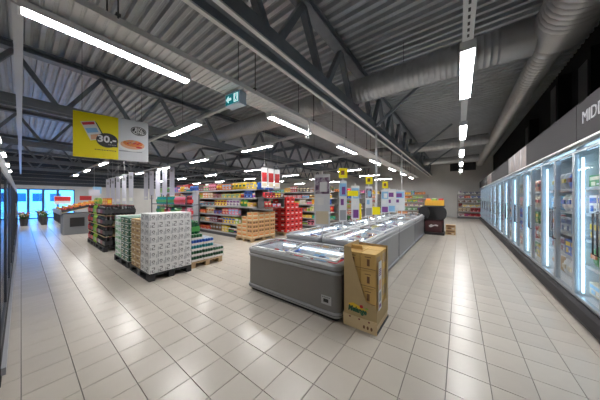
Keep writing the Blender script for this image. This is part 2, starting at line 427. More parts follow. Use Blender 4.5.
for k, yy in enumerate((4.0, 5.9, 9.5, 13.5)):
    xx = TXc+0.26
    tag(MB().tube([(xx, yy, 3.45), (xx, yy, 3.06), (xx, yy-0.02, 2.99), (xx, yy-0.06, 2.965), (xx, yy-0.10, 2.99), (xx, yy-0.10, 3.04)], 0.02, 7).build('cable_hook', M_white, org=(xx, yy, 3.45)),
        'white hook hanging from the cable tray edge, %s from the camera' % ORD[k], 'hook', 'white hooks')
# freezer aisle lamp line
t = thing('lighting_rail', 'perforated white lighting rail over the freezer aisle', 'rail', (0.08, Y0, LZ+0.08), world=True)
MB().box(0.03, 0.13, Y0+0.05, 19.6, LZ+0.08, LZ+0.12).build('rail_body', M_white, t)
for q in range(14): MB().box(0.07, 0.09, 1.62+0.1*q, 1.67+0.1*q, LZ+0.077, LZ+0.0805).build('slot', M_dark, t)
for q in range(7): MB().tube([(0.08, 0.4+3.1*q, LZ+0.12), (0.08, 0.4+3.1*q, HC)], 0.006, 6).build('hanger_rod', M_dark, t)
for k in range(5):
    lamp(0.08, 3.05+3.1*k, LZ, 0, False, 'ceiling lamp over the freezer aisle, %s from the camera' % ORD[k], 'lamps over the freezer aisle')
# cross rows
rows = [(2.43, -4.7, 4.25), (4.85, -4.8, 3.9), (8.4, -4.6, 4.6), (12.0, -4.6, 4.6), (15.6, -4.6, 4.6), (19.2, -4.6, 4.6)]
for k, (y, xs, stp) in enumerate(rows):
    t = thing('lighting_rail', 'grey lighting rail running left from the cable tray, %s from the camera' % ORD[k], 'rail', (-3.2, y, LZ+0.08), group='cross lighting rails', world=True)
    MB().box(-25.6, -3.24, y-0.03, y+0.03, LZ+0.08, LZ+0.14).build('rail_body', M_grey_rail, t)
    for q in range(6): MB().tube([(-5.5-3.6*q, y, LZ+0.14), (-5.5-3.6*q, y, HC if not (k == 1 and q < 2) else DZ-0.262)], 0.005, 5).build('hanger_rod', M_dark, t)
    x = xs-0.0; q = 0
    while x > -24.2:
        lamp(x, y, LZ, PI/2, False, 'ceiling lamp on %s cross rail, %s from the cable tray' % (ORD[k], ORD[q]), 'lamps on the cross rails')
        x -= stp; q += 1
t = thing('lighting_rail', 'slim grey lighting rail running over the left aisle edge', 'rail', (-3.3, -0.02, LZ+0.08), world=True)
MB().box(-25.6, -3.24, -0.055, 0.015, LZ+0.08, LZ+0.14).build('rail_body', M_grey_rail, t)
for q in range(5): MB().tube([(-5.5-3.6*q, -0.02, LZ+0.14), (-5.5-3.6*q, -0.02, HC)], 0.005, 5).build('hanger_rod', M_dark, t)
for k, x in enumerate((-6.6, -9.6, -13.3, -17.5, -21.5)):
    lamp(x, -0.42, LZ, PI/2, False, 'ceiling lamp above the left wall cooler, %s from the camera' % ORD[k], 'lamps above the wall cooler')

# exit sign under the tray
es = thing('exit_sign', 'green and white exit sign box hanging at the cable tray edge', 'exit sign', (-3.02, 2.15, 3.16), math.radians(4))
MB().box(-0.175, 0.175, -0.03, 0.12, 0.0, 0.21).build('box', mat('exit_box', (0.60, 0.74, 0.88), 0.4), es)
gp = MB().box(-0.165, 0.165, -0.034, -0.030, 0.02, 0.19)
gp.build('panel', mat('exit_green', (0.0, 0.13, 0.15), 0.4, emit=0.8), es)
pic = MB(); pic.poly([(-0.15,0.105),(-0.085,0.165),(-0.085,0.125),(-0.02,0.125),(-0.02,0.085),(-0.085,0.085),(-0.085,0.045)], -0.037, -0.034)
pic.box(0.045, 0.15, -0.037, -0.034, 0.035, 0.175)
pic.build('pictogram', mat('exit_white', (0.55, 0.85, 0.88), 0.4, emit=0.9), es)
rn = MB(); rn.poly([(0.085,0.15),(0.10,0.165),(0.115,0.15),(0.10,0.135)], -0.039, -0.037); rn.poly([(0.09,0.13),(0.12,0.13),(0.11,0.09),(0.13,0.05),(0.115,0.045),(0.095,0.085),(0.075,0.05),(0.065,0.06),(0.085,0.10)], -0.039, -0.037)
rn.build('figure', MATS['exit_green'], es)
MB().box(-0.012, 0.012, 0.0, 0.02, 0.21, 0.238).build('bracket', M_white, es)

# ================================================================== YELLOW HANGING SIGN
SL, SH = 1.16, 0.875
sg = thing('hanging_sign', 'yellow and white pizza advertisement board hanging from the roof', 'sign', (-5.85, 0.594, 2.405), math.radians(73.6))
YW = 0.655
MB().box(0, SL, 0.0, 0.012, 0, SH).build('board', M_signw, sg)
MB().box(0, YW, -0.003, -0.0005, 0, SH).build('yellow_panel', M_yel, sg)
pk = MB().poly([(0.10,0.68),(0.30,0.735),(0.44,0.40),(0.24,0.34)], -0.007, -0.003, 0)
pk.poly([(0.115,0.665),(0.29,0.715),(0.30,0.665),(0.135,0.62)], -0.009, -0.007, 1)
pk.poly([(0.165,0.56),(0.325,0.60),(0.355,0.52),(0.20,0.475)], -0.009, -0.007, 2)
pk.poly([(0.24,0.45),(0.385,0.49),(0.425,0.405),(0.25,0.355)], -0.009, -0.007, 3)
pk.poly([(0.30,0.73),(0.33,0.70),(0.46,0.41),(0.44,0.40)], -0.008, -0.003, 4)
pk.build('printed_pack', [pm('white'), pm('red'), pm('light blue'), pm('peach'), pm('dark green')], sg)
bl = [(0.485+0.165*math.cos(a)*(1.0), 0.375+0.145*math.sin(a)) for a in [2*PI*k/28 for k in range(28)]]
bl2 = [(0.485,0.36),(0.64,0.36),(0.645,0.255),(0.55,0.255)]
pb = MB().poly(bl, -0.013, -0.003, 0); pb.poly([(0.50,0.255),(0.645,0.255),(0.635,0.39),(0.50,0.40)], -0.0129, -0.003, 0)
pb.build('price_bubble', pm('black'), sg)
MB().text('30.-', 0.185, 0.338, 0.335, -0.016, bold=0.006).build('price_lettering', pm('white'), sg)
ln = MB(); x = 0.50
while x < 0.61: ln.box(x, x+0.018, -0.016, -0.012, 0.283, 0.297, 0); x += 0.026
x = 0.30
while x < 0.60: l = random.uniform(0.012, 0.03); ln.box(x, x+l, -0.006, -0.003, 0.165, 0.18, 1); x += l+0.008
ln.build('small_print', [pm('grey'), pm('brown')], sg)
def ell(cx, cz, a, b, n=24, rot=0): return [(cx+a*math.cos(t)*math.cos(rot)-b*math.sin(t)*math.sin(rot), cz+a*math.cos(t)*math.sin(rot)+b*math.sin(t)*math.cos(rot)) for t in [2*PI*k/n for k in range(n)]]
pz = MB().poly([(0.665,0.21),(1.05,0.21),(1.05,0.195),(0.665,0.185)], -0.003, 0, 5)
pz.poly(ell(0.885,0.315,0.225,0.115), -0.004, 0, 0); pz.poly(ell(0.89,0.345,0.205,0.095), -0.006, -0.004, 1)
pz.poly(ell(0.895,0.375,0.165,0.07), -0.008, -0.006, 2)
for k in range(14): 
    a = random.uniform(0, 2*PI); r = random.uniform(0.1, 0.9)
    pz.poly(ell(0.895+0.145*r*math.cos(a), 0.38+0.055*r*math.sin(a), 0.024, 0.016, 8), -0.010, -0.008, 3+(k % 2))
pz.poly(ell(1.0,0.30,0.055,0.018), -0.010, -0.008, 3)
pz.build('printed_pizza', [pm('white'), pm('peach'), pm('orange'), pm('red'), pm('tan'), pm('grey')], sg)
lg = MB().poly(ell(0.99,0.655,0.135,0.095,28,-0.12), -0.005, 0, 0); lg.poly(ell(0.99,0.655,0.12,0.08,28,-0.12), -0.007, -0.005, 1); lg.poly(ell(0.99,0.655,0.112,0.073,28,-0.12), -0.009, -0.007, 0)
lg.text('BIG', 0.085, 0.99, 0.662, -0.011, 1, 'CENTER', bold=0.002); lg.text('ONE', 0.085, 0.99, 0.598, -0.011, 1, 'CENTER', bold=0.002)
lg.build('logo_oval', [pm('black'), pm('white')], sg)
for x in (0.12, 1.04): MB().tube([(x, 0.006, SH), (x, 0.006, HC-2.405)], 0.004, 5).build('hanging_wire', M_dark, sg)

# ================================================================== GOODS
PM_CACHE = {}
def pillow(mb, w, d, h, m=0, nx=5, nz=5):
    vs = []; fs = []
    for side in (-1, 1):
        for j in range(nz+1):
            for i in range(nx+1):
                a = i/nx; b = j/nz; e = (math.sin(PI*a)*math.sin(PI*b))**0.45 if 0 < i < nx and 0 < j < nz else 0.06
                vs.append(((a-0.5)*w*(1-0.05*math.sin(PI*b)), side*d/2*e, b*h))
    o = (nx+1)*(nz+1)
    for j in range(nz):
        for i in range(nx):
            q = j*(nx+1)+i
            fs.append((q, q+1, q+nx+2, q+nx+1)); fs.append((o+q+1, o+q, o+q+nx+1, o+q+nx+2))
    mb.add(vs, fs, m, True)
SIZES = {'carton': (0.16, 0.12, 0.20), 'packet': (0.11, 0.09, 0.25), 'pack': (0.24, 0.16, 0.13), 'bag': (0.17, 0.10, 0.22), 'bottle': (0.09, 0.09, 0.27),
         'jar': (0.085, 0.085, 0.14), 'tin': (0.08, 0.08, 0.11), 'tub': (0.13, 0.13, 0.10), 'box': (0.27, 0.20, 0.06), 'case': (0.36, 0.25, 0.22)}
def product_mesh(kind, c1, c2):
    k = (kind, c1, c2)
    if k in PM_CACHE: return PM_CACHE[k]
    w, d, h = SIZES[kind]; b = MB()
    if kind in ('carton', 'packet', 'pack', 'box', 'case'):
        b.cham(-w/2, w/2, -d/2, d/2, 0, h, 0.004, 0)
        b.box(-w*0.42, w*0.42, -d/2-0.002, -d/2, h*0.58, h*0.86, 1)
        b.box(-w*0.30, w*0.05, -d/2-0.002, -d/2, h*0.14, h*0.45, 1)
        b.box(w*0.14, w*0.38, -d/2-0.0015, -d/2, h*0.18, h*0.30, 2)
        b.box(w/2, w/2+0.002, -d*0.35, d*0.35, h*0.25, h*0.75, 1)
    elif kind == 'bag':
        pillow(b, w, d, h, 0)
        b.box(-w*0.28, w*0.28, -d/2-0.003, -d/2+0.012, h*0.42, h*0.66, 1)
        b.box(-w/2, w/2, -0.004, 0.004, h-0.012, h+0.006, 2)
    elif kind == 'bottle':
        b.lathe([(0.040, 0), (0.043, 0.01), (0.043, 0.06), (0.044, 0.061), (0.044, 0.13), (0.043, 0.131), (0.042, 0.17), (0.018, 0.225), (0.014, 0.245), (0.017, 0.246), (0.017, 0.27)], 10,
                ms=[0, 0, 0, 1, 1, 0, 0, 0, 2, 2])
    elif kind == 'jar':
        b.lathe([(0.038, 0), (0.041, 0.01), (0.042, 0.02), (0.042, 0.085), (0.040, 0.105), (0.036, 0.113), (0.039, 0.114), (0.039, 0.14)], 10, ms=[0, 0, 1, 0, 0, 2, 2])
    elif kind == 'tin':
        b.lathe([(0.037, 0), (0.039, 0.005), (0.038, 0.012), (0.038, 0.098), (0.039, 0.105), (0.037, 0.11)], 10, ms=[2, 2, 1, 2, 2])
    elif kind == 'tub':
        b.lathe([(0.050, 0), (0.060, 0.07), (0.064, 0.08), (0.064, 0.095), (0.060, 0.10)], 10, ms=[0, 2, 1, 1])
    me = b.mesh(kind.replace(' ', '_'), [pm(c1), pm(c2), pm('white' if c1 != 'white' else 'grey')])
    PM_CACHE[k] = me
    return me
PLURAL = {'box': 'boxes'}
def plural(k): return PLURAL.get(k, k+'s')
CATK = {'carton': 'carton', 'packet': 'packet', 'pack': 'pack', 'bag': 'bag', 'bottle': 'bottle', 'jar': 'jar', 'tin': 'tin', 'tub': 'tub', 'box': 'box', 'case': 'case'}
COLS = list(PAL)
def place_product(kind, c1, c2, loc, rz, label, group, s=1.0):
    o = link(kind.replace(' ', '_'), product_mesh(kind, c1, c2), None, loc, rz)
    if s != 1.0: o.scale = (s, s, s)
    return tag(o, label, CATK[kind], group)
def fill(p0, dirv, L, face, z, clear, where, group, kinds, cols, run=(2, 4), s=1.0, gap=0.012, pre=''):
    """one shelf row: runs of identical goods; p0 start of the front line, dirv unit direction along the shelf (left to right for the viewer), face = rotation"""
    x = 0.02; prev = None; fails = 0
    while True:
        kind = random.choice(kinds); w, d, h = [q*s for q in SIZES[kind]]
        if h > clear: 
            fails += 1
            if fails > 60: break
            continue
        n = min(random.randint(*run), int((L-0.01-x)/(w+gap)))
        if n < 1: break
        for tries in range(40):
            c1 = random.choice(cols); c2 = random.choice([c for c in COLS if c != c1])
            me = '%s %s' % (c1, kind if n == 1 else plural(kind))
            if me == prev: continue
            if prev is None: tail = 'at the left end'
            else: tail = 'right of %s' % prev
            base = '%s%s %s, %s' % ('' if n == 1 else '%s', me, tail, where)
            l0 = base if n == 1 else base % ('%s of %s ' % (ORD[0], NUM[n]))
            if l0 not in LABELS and len(l0.split()) <= 16: break
        for k in range(n):
            px = x+w/2
            lab = base if n == 1 else base % ('%s of %s ' % (ORD[k], NUM[n]))
            o = place_product(kind, c1, c2, (p0[0]+dirv[0]*px-math.sin(face)*(d/2+0.006), p0[1]+dirv[1]*px+math.cos(face)*(d/2+0.006), z+0.002), face+random.uniform(-0.02, 0.02), lab, group, s)
            if pre: o.name = pre+kind.replace(' ', '_')
            x += w+gap
        prev = me; x += 0.006

# ------------------------------------------------------------------ UPRIGHT FREEZER ROW (right)
FXF = 1.25; FL = 1.4; FY0 = 1.74; NF = 13
M_fshelf = mat('freezer_shelf', (0.62, 0.68, 0.74), 0.35, 0.2)
def fm(b, name, m): return b.mesh(name, m)
fz = {}
# local frame: x along +Y of the world (0..FL), y = depth into the cabinet (0 front .. 0.8), built directly in world orientation: X depth, Y length
b = MB().box(0.70, 0.76, 0, FL, 0.16, 2.26).box(0.02, 0.70, 0.0, 0.012, 0.30, 2.26).box(0.02, 0.70, FL-0.012, FL, 0.30, 2.26).box(0.02, 0.70, 0.012, FL-0.012, 0.22, 0.30)
fz['body'] = b.mesh('body', M_inner)
fz['top_panel'] = MB().box(-0.02, 0.76, 0, FL, 2.26, 2.285).mesh('top_panel', M_alu)
fz['plinth'] = MB().box(0.0, 0.70, 0, FL, 0, 0.16).mesh('plinth', M_black)
fz['bumper'] = MB().poly([(-0.06, 0.10), (-0.02, 0.07), (0.0, 0.07), (0.0, 0.27), (-0.03, 0.27), (-0.06, 0.24)], 0, FL).mesh('bumper', M_charcoal)
fz['shelf'] = MB().box(0.10, 0.70, 0.02, FL-0.02, 0, 0.018).box(0.088, 0.10, 0.02, FL-0.02, -0.012, 0.03, 1).mesh('shelf', [M_fshelf, M_price])
fz['door_frame'] = None
DW = FL/2
b = MB(); e = 0.035
b.box(-0.005, 0.035, 0.004, e, 0.29, 2.24).box(-0.005, 0.035, DW-e, DW-0.004, 0.29, 2.24).box(-0.005, 0.035, e, DW-e, 0.29, 0.325).box(-0.005, 0.035, e, DW-e, 2.205, 2.24)
fz['door'] = b.mesh('door', M_alu)
fz['pane'] = MB().box(0.010, 0.018, e-0.005, DW-e+0.005, 0.32, 2.21).mesh('pane', M_glass)
fz['handle'] = MB().tube([(-0.005, 0, 0.95), (-0.045, 0, 0.97), (-0.045, 0, 1.43), (-0.005, 0, 1.45)], 0.008, 7).mesh('handle', M_dark)
fz['led'] = MB().box(0.045, 0.062, -0.014, 0.014, 0.36, 2.14).mesh('led_strip', M_led)
fz['top_fill_light'] = MB().box(0.06, 0.085, 0.06, FL-0.12, 2.225, 2.245).mesh('top_fill_light', mat('top_fill_glow', (0.55, 0.82, 1.0), 0.5, emit=6.0))  # added glowing strip, fills the cabinet interior with weak even light
fz['mullion'] = MB().box(0.036, 0.05, -0.03, 0.03, 0.30, 2.24).mesh('mullion', M_alu)
SHZ = [0.34, 0.70, 1.04, 1.38, 1.72]
for k in range(NF):
    y0 = FY0+FL*k
    t = thing('freezer_cabinet', 'upright glass door freezer in the wall row, %s from the camera' % ORD[k], 'freezer', (FXF, y0, 0), group='upright freezers')
    for nme in ('body', 'top_panel', 'plinth', 'bumper'): link(nme, fz[nme], t)
    for z in SHZ[1:]: link('shelf', fz['shelf'], t, (0, 0, z))
    for q in range(2):
        d = link('door', fz['door'], t, (0, q*DW, 0))
        link('pane', fz['pane'], d)
        link('handle', fz['handle'], d, (0, DW-0.05 if q == 0 else 0.05, 0))
    link('led_strip', fz['led'], t, (0, FL-0.085, 0)); link('mullion', fz['mullion'], t, (0, DW, 0)); link('top_fill_light', fz['top_fill_light'], t)
    if y0 < 2.5: continue
    for si, z in enumerate(SHZ):
        far = y0 > 11
        # viewer faces +X: left to right is -Y
        fill((FXF+0.105, y0+FL-0.04), (0, -1), FL-0.08, -PI/2, z+0.02, 0.32, '%s shelf, %s glass freezer' % (['bottom', 'fourth', 'third', 'second', 'top'][si], ORD[k]), 'frozen goods in upright freezers',
             ['carton', 'bag', 'pack', 'carton', 'bag'], ['white', 'light blue', 'cream', 'blue', 'yellow', 'red', 'green', 'tan', 'white', 'peach', 'grey'], (2, 4) if not far else (1, 2), 1.2 if not far else 1.35, 0.015 if not far else 0.05, 'frozen_')
# header fascia above the freezers
def header(y0, y1, label, m=M_charcoal, parts=True):
    t = thing('header_panel', label, 'header panel', (FXF-0.05, (y0+y1)/2, 2.285), group='header panels over the freezers', world=True)
    MB().box(FXF-0.06, FXF-0.02, y0+0.006, y1-0.006, 2.31, 2.78).build('panel', m, t)
    MB().box(FXF-0.075, FXF-0.01, y0, y1, 2.288, 2.31).build('light_strip', M_white, t)
    MB().box(FXF-0.02, X1-0.02, y0+0.02, y1-0.02, 2.74, 2.78).build('roof_panel', M_black, t)
    return t
M_photo = picture_mat('crowd_photograph', [(0.02, 0.018, 0.02), (0.16, 0.10, 0.085), (0.06, 0.05, 0.055), (0.30, 0.26, 0.25)], (1, 4.0, 0.9), 3, 1.6)
h1 = header(-0.0, 4.25, 'dark header panel with grey lettering above the nearest freezers')
lt = MB().text('MIDDAG', 0.20, 0, 0, 0, depth=0.01)
lo = lt.build('lettering', mat('grey_letter', (0.36, 0.37, 0.40), 0.5), h1, org=(0, 0, 0))
lo.rotation_euler = (0, 0, -PI/2); lo.location = (FXF-0.062-h1.location.x, 4.08-h1.location.y, 2.50-2.285)
header(4.25, 6.75, 'plain dark header panel between the lettering and the printed photograph')
header(6.75, 8.85, 'header panel printed with a photograph above the freezers', M_photo)
header(8.85, 13.0, 'plain dark header panel just past the printed photograph')
header(13.0, 14.8, 'small second printed photograph panel far along the freezer header', M_photo)
header(14.8, 19.94, 'farthest dark header panel at the end of the freezer row')
# dark stuff on the black wall above: vertical battens and conduit
for k, (y, z1) in enumerate(((4.6, 4.9), (6.3, 4.4), (7.9, 4.6), (10.5, 4.3))):
    t = thing('wall_batten', 'black vertical duct box on the dark wall above the freezers, %s from the camera' % ORD[k], 'batten', (X1-0.2, y, 2.8), group='black wall boxes', world=True)
    MB().box(X1-0.22, X1-0.005, y, y+0.5, 2.8, z1).build('casing', M_blackwall, t)
    MB().box(X1-0.24, X1-0.22, y+0.06, y+0.44, 2.95, z1-0.2).build('cover', M_black, t)

# ------------------------------------------------------------------ ISLAND FREEZERS
def rloop(L, D, r, z, ins=0.0, k=5):
    x, y = L/2-ins, D/2-ins; r = max(r-ins, 0.012); pts = []
    for (cx, cy, a0) in ((x-r, y-r, 0), (-x+r, y-r, PI/2), (-x+r, -y+r, PI), (x-r, -y+r, 1.5*PI)):
        for i in range(k+1):
            a = a0+PI/2*i/k; pts.append((cx+r*math.cos(a), cy+r*math.sin(a), z))
    return pts
def island_meshes(L, D, H, r, mbody):
    M = {}
    M['base_kick'] = MB().loft([rloop(L, D, r, 0, 0.05), rloop(L, D, r, 0.055, 0.05)]).mesh('base_kick', M_black)
    b = MB().loft([rloop(L, D, r, 0.05, 0.012), rloop(L, D, r, H-0.07, 0.012), rloop(L, D, r, H-0.07, 0.075)], 0, True, False)
    b.loft([rloop(L, D, r, H-0.02, 0.085), rloop(L, D, r, 0.30, 0.085)][::-1], 1, True, False)
    # interior faces look inwards
    M['body'] = b.mesh('body', [mbody, M_inner])
    def ring(z0, z1, out, inn=0.02):
        return MB().loft([rloop(L, D, r, z0, inn), rloop(L, D, r, z0, -out+0.008), rloop(L, D, r, z0+0.012, -out), rloop(L, D, r, z1-0.012, -out), rloop(L, D, r, z1, -out+0.008), rloop(L, D, r, z1, inn)], 0, False, False)
    lo = ring(0.06, 0.12, 0.008); M['lower_bumper'] = lo.mesh('lower_bumper', M_bump)
    M['groove'] = MB().loft([rloop(L, D, r, 0.085, -0.0095), rloop(L, D, r, 0.092, -0.0095)], 0, False, False).mesh('groove', M_dark)
    M['upper_bumper'] = ring(H-0.135, H-0.095, 0.008).mesh('upper_bumper', M_bump)
    M['rim'] = MB().loft([rloop(L, D, r, H-0.07, 0.0), rloop(L, D, r, H-0.02, -0.006), rloop(L, D, r, H, 0.012), rloop(L, D, r, H, 0.075), rloop(L, D, r, H-0.07, 0.082)], 0, False, False).mesh('rim', M_rim)
    M['light_strip'] = MB().box(-L/2+0.12, L/2-0.12, -D/2+0.09, -D/2+0.105, H-0.10, H-0.075).box(-L/2+0.12, L/2-0.12, D/2-0.105, D/2-0.09, H-0.10, H-0.075).mesh('light_strip', mat('chest_fill_light', (0.85, 0.93, 1.0), 0.5, emit=4.5))  # added glowing strips below the rim, only to brighten the chest interior
    # curved sliding lids, two of them, the second a little higher
    def lid(x0, x1, dz):
        n = 6; y = D/2-0.06; P = [(-y+2*y*i/n, H+0.004+dz+0.055*math.sin(PI*i/n)) for i in range(n+1)]
        def strip(xa, xb, t0, t1):
            mb = MB(); vs = []
            for yy, zz in P: vs += [(xa, yy, zz+t0), (xb, yy, zz+t0), (xa, yy, zz+t1), (xb, yy, zz+t1)]
            fs = [(0,2,3,1), (4*n, 4*n+1, 4*n+3, 4*n+2)]
            for i in range(n):
                a = 4*i; fs += [(a, a+1, a+5, a+4), (a+2, a+6, a+7, a+3), (a, a+4, a+6, a+2), (a+1, a+3, a+7, a+5)]
            return mb.add(vs, fs)
        gl = strip(x0+0.02, x1-0.02, 0.003, 0.009).mesh('pane', M_lidglass)
        f = strip(x0, x0+0.03, 0, 0.014); g2 = strip(x1-0.03, x1, 0, 0.014); f.add(g2.v, g2.f)
        f.box(x0, x1, -y-0.01, -y+0.03, P[0][1]-0.003, P[0][1]+0.018).box(x0, x1, y-0.03, y+0.01, P[0][1]-0.003, P[0][1]+0.018)
        fm_ = f.mesh('lid', M_white)
        hd = MB().box(x1-0.10, x1-0.05, -0.12, 0.12, P[3][1]+0.012, P[3][1]+0.03).mesh('handle', M_dark)
        return fm_, gl, hd
    M['lids'] = [lid(-L/2+0.07, 0.03, 0.0), lid(-0.03, L/2-0.07, 0.02)]
    return M
def island(M, loc, rz, label):
    t = thing('chest_freezer', label, 'freezer', loc, rz, 'island freezers')
    for k in ('base_kick', 'body', 'lower_bumper', 'groove', 'upper_bumper', 'rim', 'light_strip'): link(k, M[k], t)
    for a, g_, h in M['lids']:
        d = link('lid', a, t); link('pane', g_, d); link('handle', h, d)
    return t
IX0, IX1, IY0 = -2.95, -1.205, 2.42
HA = 0.74
IXA = -3.01
MA = island_meshes(IX1-IXA, 0.94, HA, 0.10, M_frz)
A = island(MA, ((IXA+IX1)/2, IY0+0.47, 0), 0, 'grey rounded chest freezer across the front end of the island')
pl = MB().box(0, 0.15, -0.006, 0, 0, 0.115, 0).box(0.035, 0.11, -0.009, -0.006, 0.03, 0.075, 1)
for k in range(5): pl.box(0.015+0.025*k, 0.032+0.025*k, -0.008, -0.006, 0.09, 0.1, 2)
dsp = pl.build('display_plate', [mat('plate_grey', (0.45, 0.45, 0.46), 0.4), M_black, M_ink], A)
dsp.location = (-1.475-(IXA+IX1)/2, -0.47+0.011, 0.20)
RL, RD, HR = 2.40, 0.850, 0.86
MR = island_meshes(RL, RD, HR, 0.05, M_frz_side)
frz = []
for k in range(3):
    y = IY0+0.97+RL/2+k*(RL+0.02)
    for q, x in enumerate((-1.205-RD/2, IX0+RD/2)):
        island(MR, (x, y, 0), PI/2, '%s chest freezer in the %s long line of the island' % (['nearest', 'middle', 'farthest'][k], ['right', 'left'][q]))
        frz.append((x, y, k, q))
# frozen packs lying in the chests
PACKC = ['white', 'light blue', 'white', 'cream', 'grey', 'blue', 'red', 'white', 'peach']
def packs(cx, cy, lx, ly, z, nx, ny, where, redcorner=False):
    for i in range(nx):
        for j in range(ny):
            x = cx-lx/2+lx*(i+0.5)/nx; y = cy-ly/2+ly*(j+0.5)/ny
            kind = random.choice(['bag', 'box', 'pack', 'bag'])
            c = random.choice(PACKC)
            if redcorner and i == nx-1: c = 'red'
            zz = z+random.uniform(0, 0.05)
            if kind == 'bag':
                o = place_product('bag', c, random.choice(PACKC+['navy']), (x, y-0.1, zz+0.06), 0, '%s frozen bag, %s column and %s row in %s' % (c, ORD[i], ORD[j], where), 'frozen packs in the island')
                o.rotation_euler = (-PI/2+0.1, 0, 0); o.rotation_euler = (PI/2-0.12, PI, 0) if False else (-PI/2+0.12, 0, random.uniform(-0.3, 0.3))
            else:
                place_product(kind, c, random.choice([q for q in PACKC if q != c]+['navy']), (x, y, zz), random.uniform(-0.2, 0.2), '%s frozen %s, %s column and %s row in %s' % (c, kind, ORD[i], ORD[j], where), 'frozen packs in the island', 0.95)
packs((IXA+IX1)/2, IY0+0.47, 1.5, 0.70, HA-0.24, 6, 3, 'front chest freezer', True)
for (x, y, k, q) in frz:
    packs(x, y, 0.62, 2.15, HR-0.26, 2, 8 if k == 0 else 6, '%s %s chest' % (['nearest', 'middle', 'farthest'][k], ['right', 'left'][q]))

# ------------------------------------------------------------------ CARDBOARD PROMOTION DISPLAY
bx0, bx1, by0, by1 = -1.172, -0.772, 2.50, 2.99
pd = thing('cardboard_display', 'brown cardboard promotion display with cut-away front beside chest freezer', 'display', ((bx0+bx1)/2, (by0+by1)/2, 0), world=True)
w_ = bx1-bx0
fp = MB().poly([(bx0, 0.10), (bx1, 0.10), (bx1, 0.33), (bx0+0.28, 0.36), (bx0+0.10, 0.90), (bx0+0.09, 0.99), (bx0, 0.995)], by0-0.006, by0)
fp.build('front_panel', M_kraft, pd)
MB().box(bx0-0.006, bx0, by0, by1, 0.10, 1.0).build('side_panel', M_kraft, pd)
MB().box(bx0, bx1, by1, by1+0.006, 0.10, 0.96).build('back_panel', M_kraft, pd)
sp = MB(); o_ = [(by0, 0.10), (by1, 0.10), (by1, 0.96), (by1-0.05, 0.96), (by1-0.08, 0.28), (by0, 0.28)]
sp.add([(bx1, a, z) for a, z in o_]+[(bx1+0.006, a, z) for a, z in o_], [(0,1,2,3,4,5)[::-1], (6,7,8,9,10,11)]+[(i, (i+1) % 6, 6+(i+1) % 6, 6+i) for i in range(6)])
sp.build('side_panel', M_kraft, pd)
bs = MB().box(bx0-0.012, bx1+0.012, by0-0.014, by0-0.007, 0.0, 0.15).box(bx0-0.012, bx0-0.006, by0-0.007, by1, 0, 0.13).box(bx0, bx1, by0, by1, 0.02, 0.10)
bs.build('base_tray', M_kraft_lt, pd)
sb = MB().box(bx1+0.007, bx1+0.012, by0-0.007, by1, 0.0, 0.035).build('base_edge', M_black, pd)
rd = MB()
for k in range(3): rd.poly(ell(bx0+0.08+k*0.12, 0.128, 0.012, 0.010, 10), by0-0.016, by0-0.014)
rd.build('red_dots', pm('maroon'), pd)
pt = MB()
for k, xx in enumerate((0.26, 0.305, 0.35)): pt.poly(ell(bx0+xx, 0.055, 0.013, 0.022, 10), by0-0.016, by0-0.014)
pt.build('printed_mark', pm('brown'), pd)
lg = MB().poly([(bx0+0.06,0.285),(bx0+0.12,0.305),(bx0+0.22,0.28),(bx0+0.31,0.24),(bx0+0.28,0.235),(bx0+0.06,0.262)], by0-0.009, by0-0.006, 0)
lg.poly(ell(bx0+0.225, 0.285, 0.022, 0.02, 14), by0-0.011, by0-0.009, 1)
lg.poly(ell(bx0+0.29, 0.275, 0.02, 0.008, 12), by0-0.010, by0-0.006, 2)
lg.text('Melange', 0.088, bx0+0.055, 0.205, by0-0.012, 3, sx=0.80, shear=0.2, bold=0.004)
lg.build('logo', [pm('yellow'), pm('red'), pm('lime green'), pm('dark green')], pd)
ws = MB().box(bx1+0.008, bx1+0.012, by0+0.06, by0+0.17, 0.26, 0.84, 0)
for k in range(4): ws.box(bx1+0.012, bx1+0.0135, by0+0.075, by0+0.155, 0.74-0.022*k, 0.752-0.022*k, 1)
ws.box(bx1+0.012, bx1+0.0135, by0+0.08, by0+0.15, 0.50, 0.62, 2).box(bx1+0.012, bx1+0.0135, by0+0.08, by0+0.15, 0.36, 0.47, 3).box(bx1+0.012, bx1+0.0135, by0+0.08, by0+0.15, 0.29, 0.33, 1)
ws.build('price_strip', [pm('white'), pm('purple'), pm('peach'), pm('grey')], pd)
# the cartons inside
cw, cdp, ch = 0.185, 0.225, 0.205
kb = MB().cham(-cw/2, cw/2, -cdp/2, cdp/2, 0, ch, 0.004, 0).box(-cw*0.06, cw*0.12, -cdp/2-0.0015, -cdp/2, ch*0.28, ch*0.68, 1).box(-cw*0.2, cw*0.2, -cdp/2-0.0015, -cdp/2, ch*0.78, ch*0.82, 1)
kb.box(cw/2, cw/2+0.0015, -cdp*0.3, cdp*0.3, ch*0.2, ch*0.8, 2).box(-cw/2, cw/2, -cdp/2-0.001, -cdp/2, ch*0.1, ch*0.13, 1)
kbm = kb.mesh('product_carton', [M_kraft_box, pm('brown'), pm('tan')])
for lv in range(4):
    for i in range(2):
        for j in range(2):
            o = link('product_carton', kbm, None, (bx0+0.105+i*0.192, by0+0.125+j*0.235, 0.105+lv*0.208))
            tag(o, 'kraft carton in %s layer, %s %s corner of the cardboard display' % (['bottom', 'second', 'third', 'top'][lv], ['front', 'back'][j], ['left', 'right'][i]), 'carton', 'cartons in the cardboard display')
lid_me = MB().poly([(-0.08, 0), (0.08, 0), (0.07, 0.055), (-0.065, 0.05)], -0.02, 0.0).mesh('carton_flap', M_kraft_box)
tag(link('carton_flap', lid_me, None, (bx0+0.10, by0+0.17, 0.94)), 'loose brown flap standing on top of the cardboard display', 'flap')

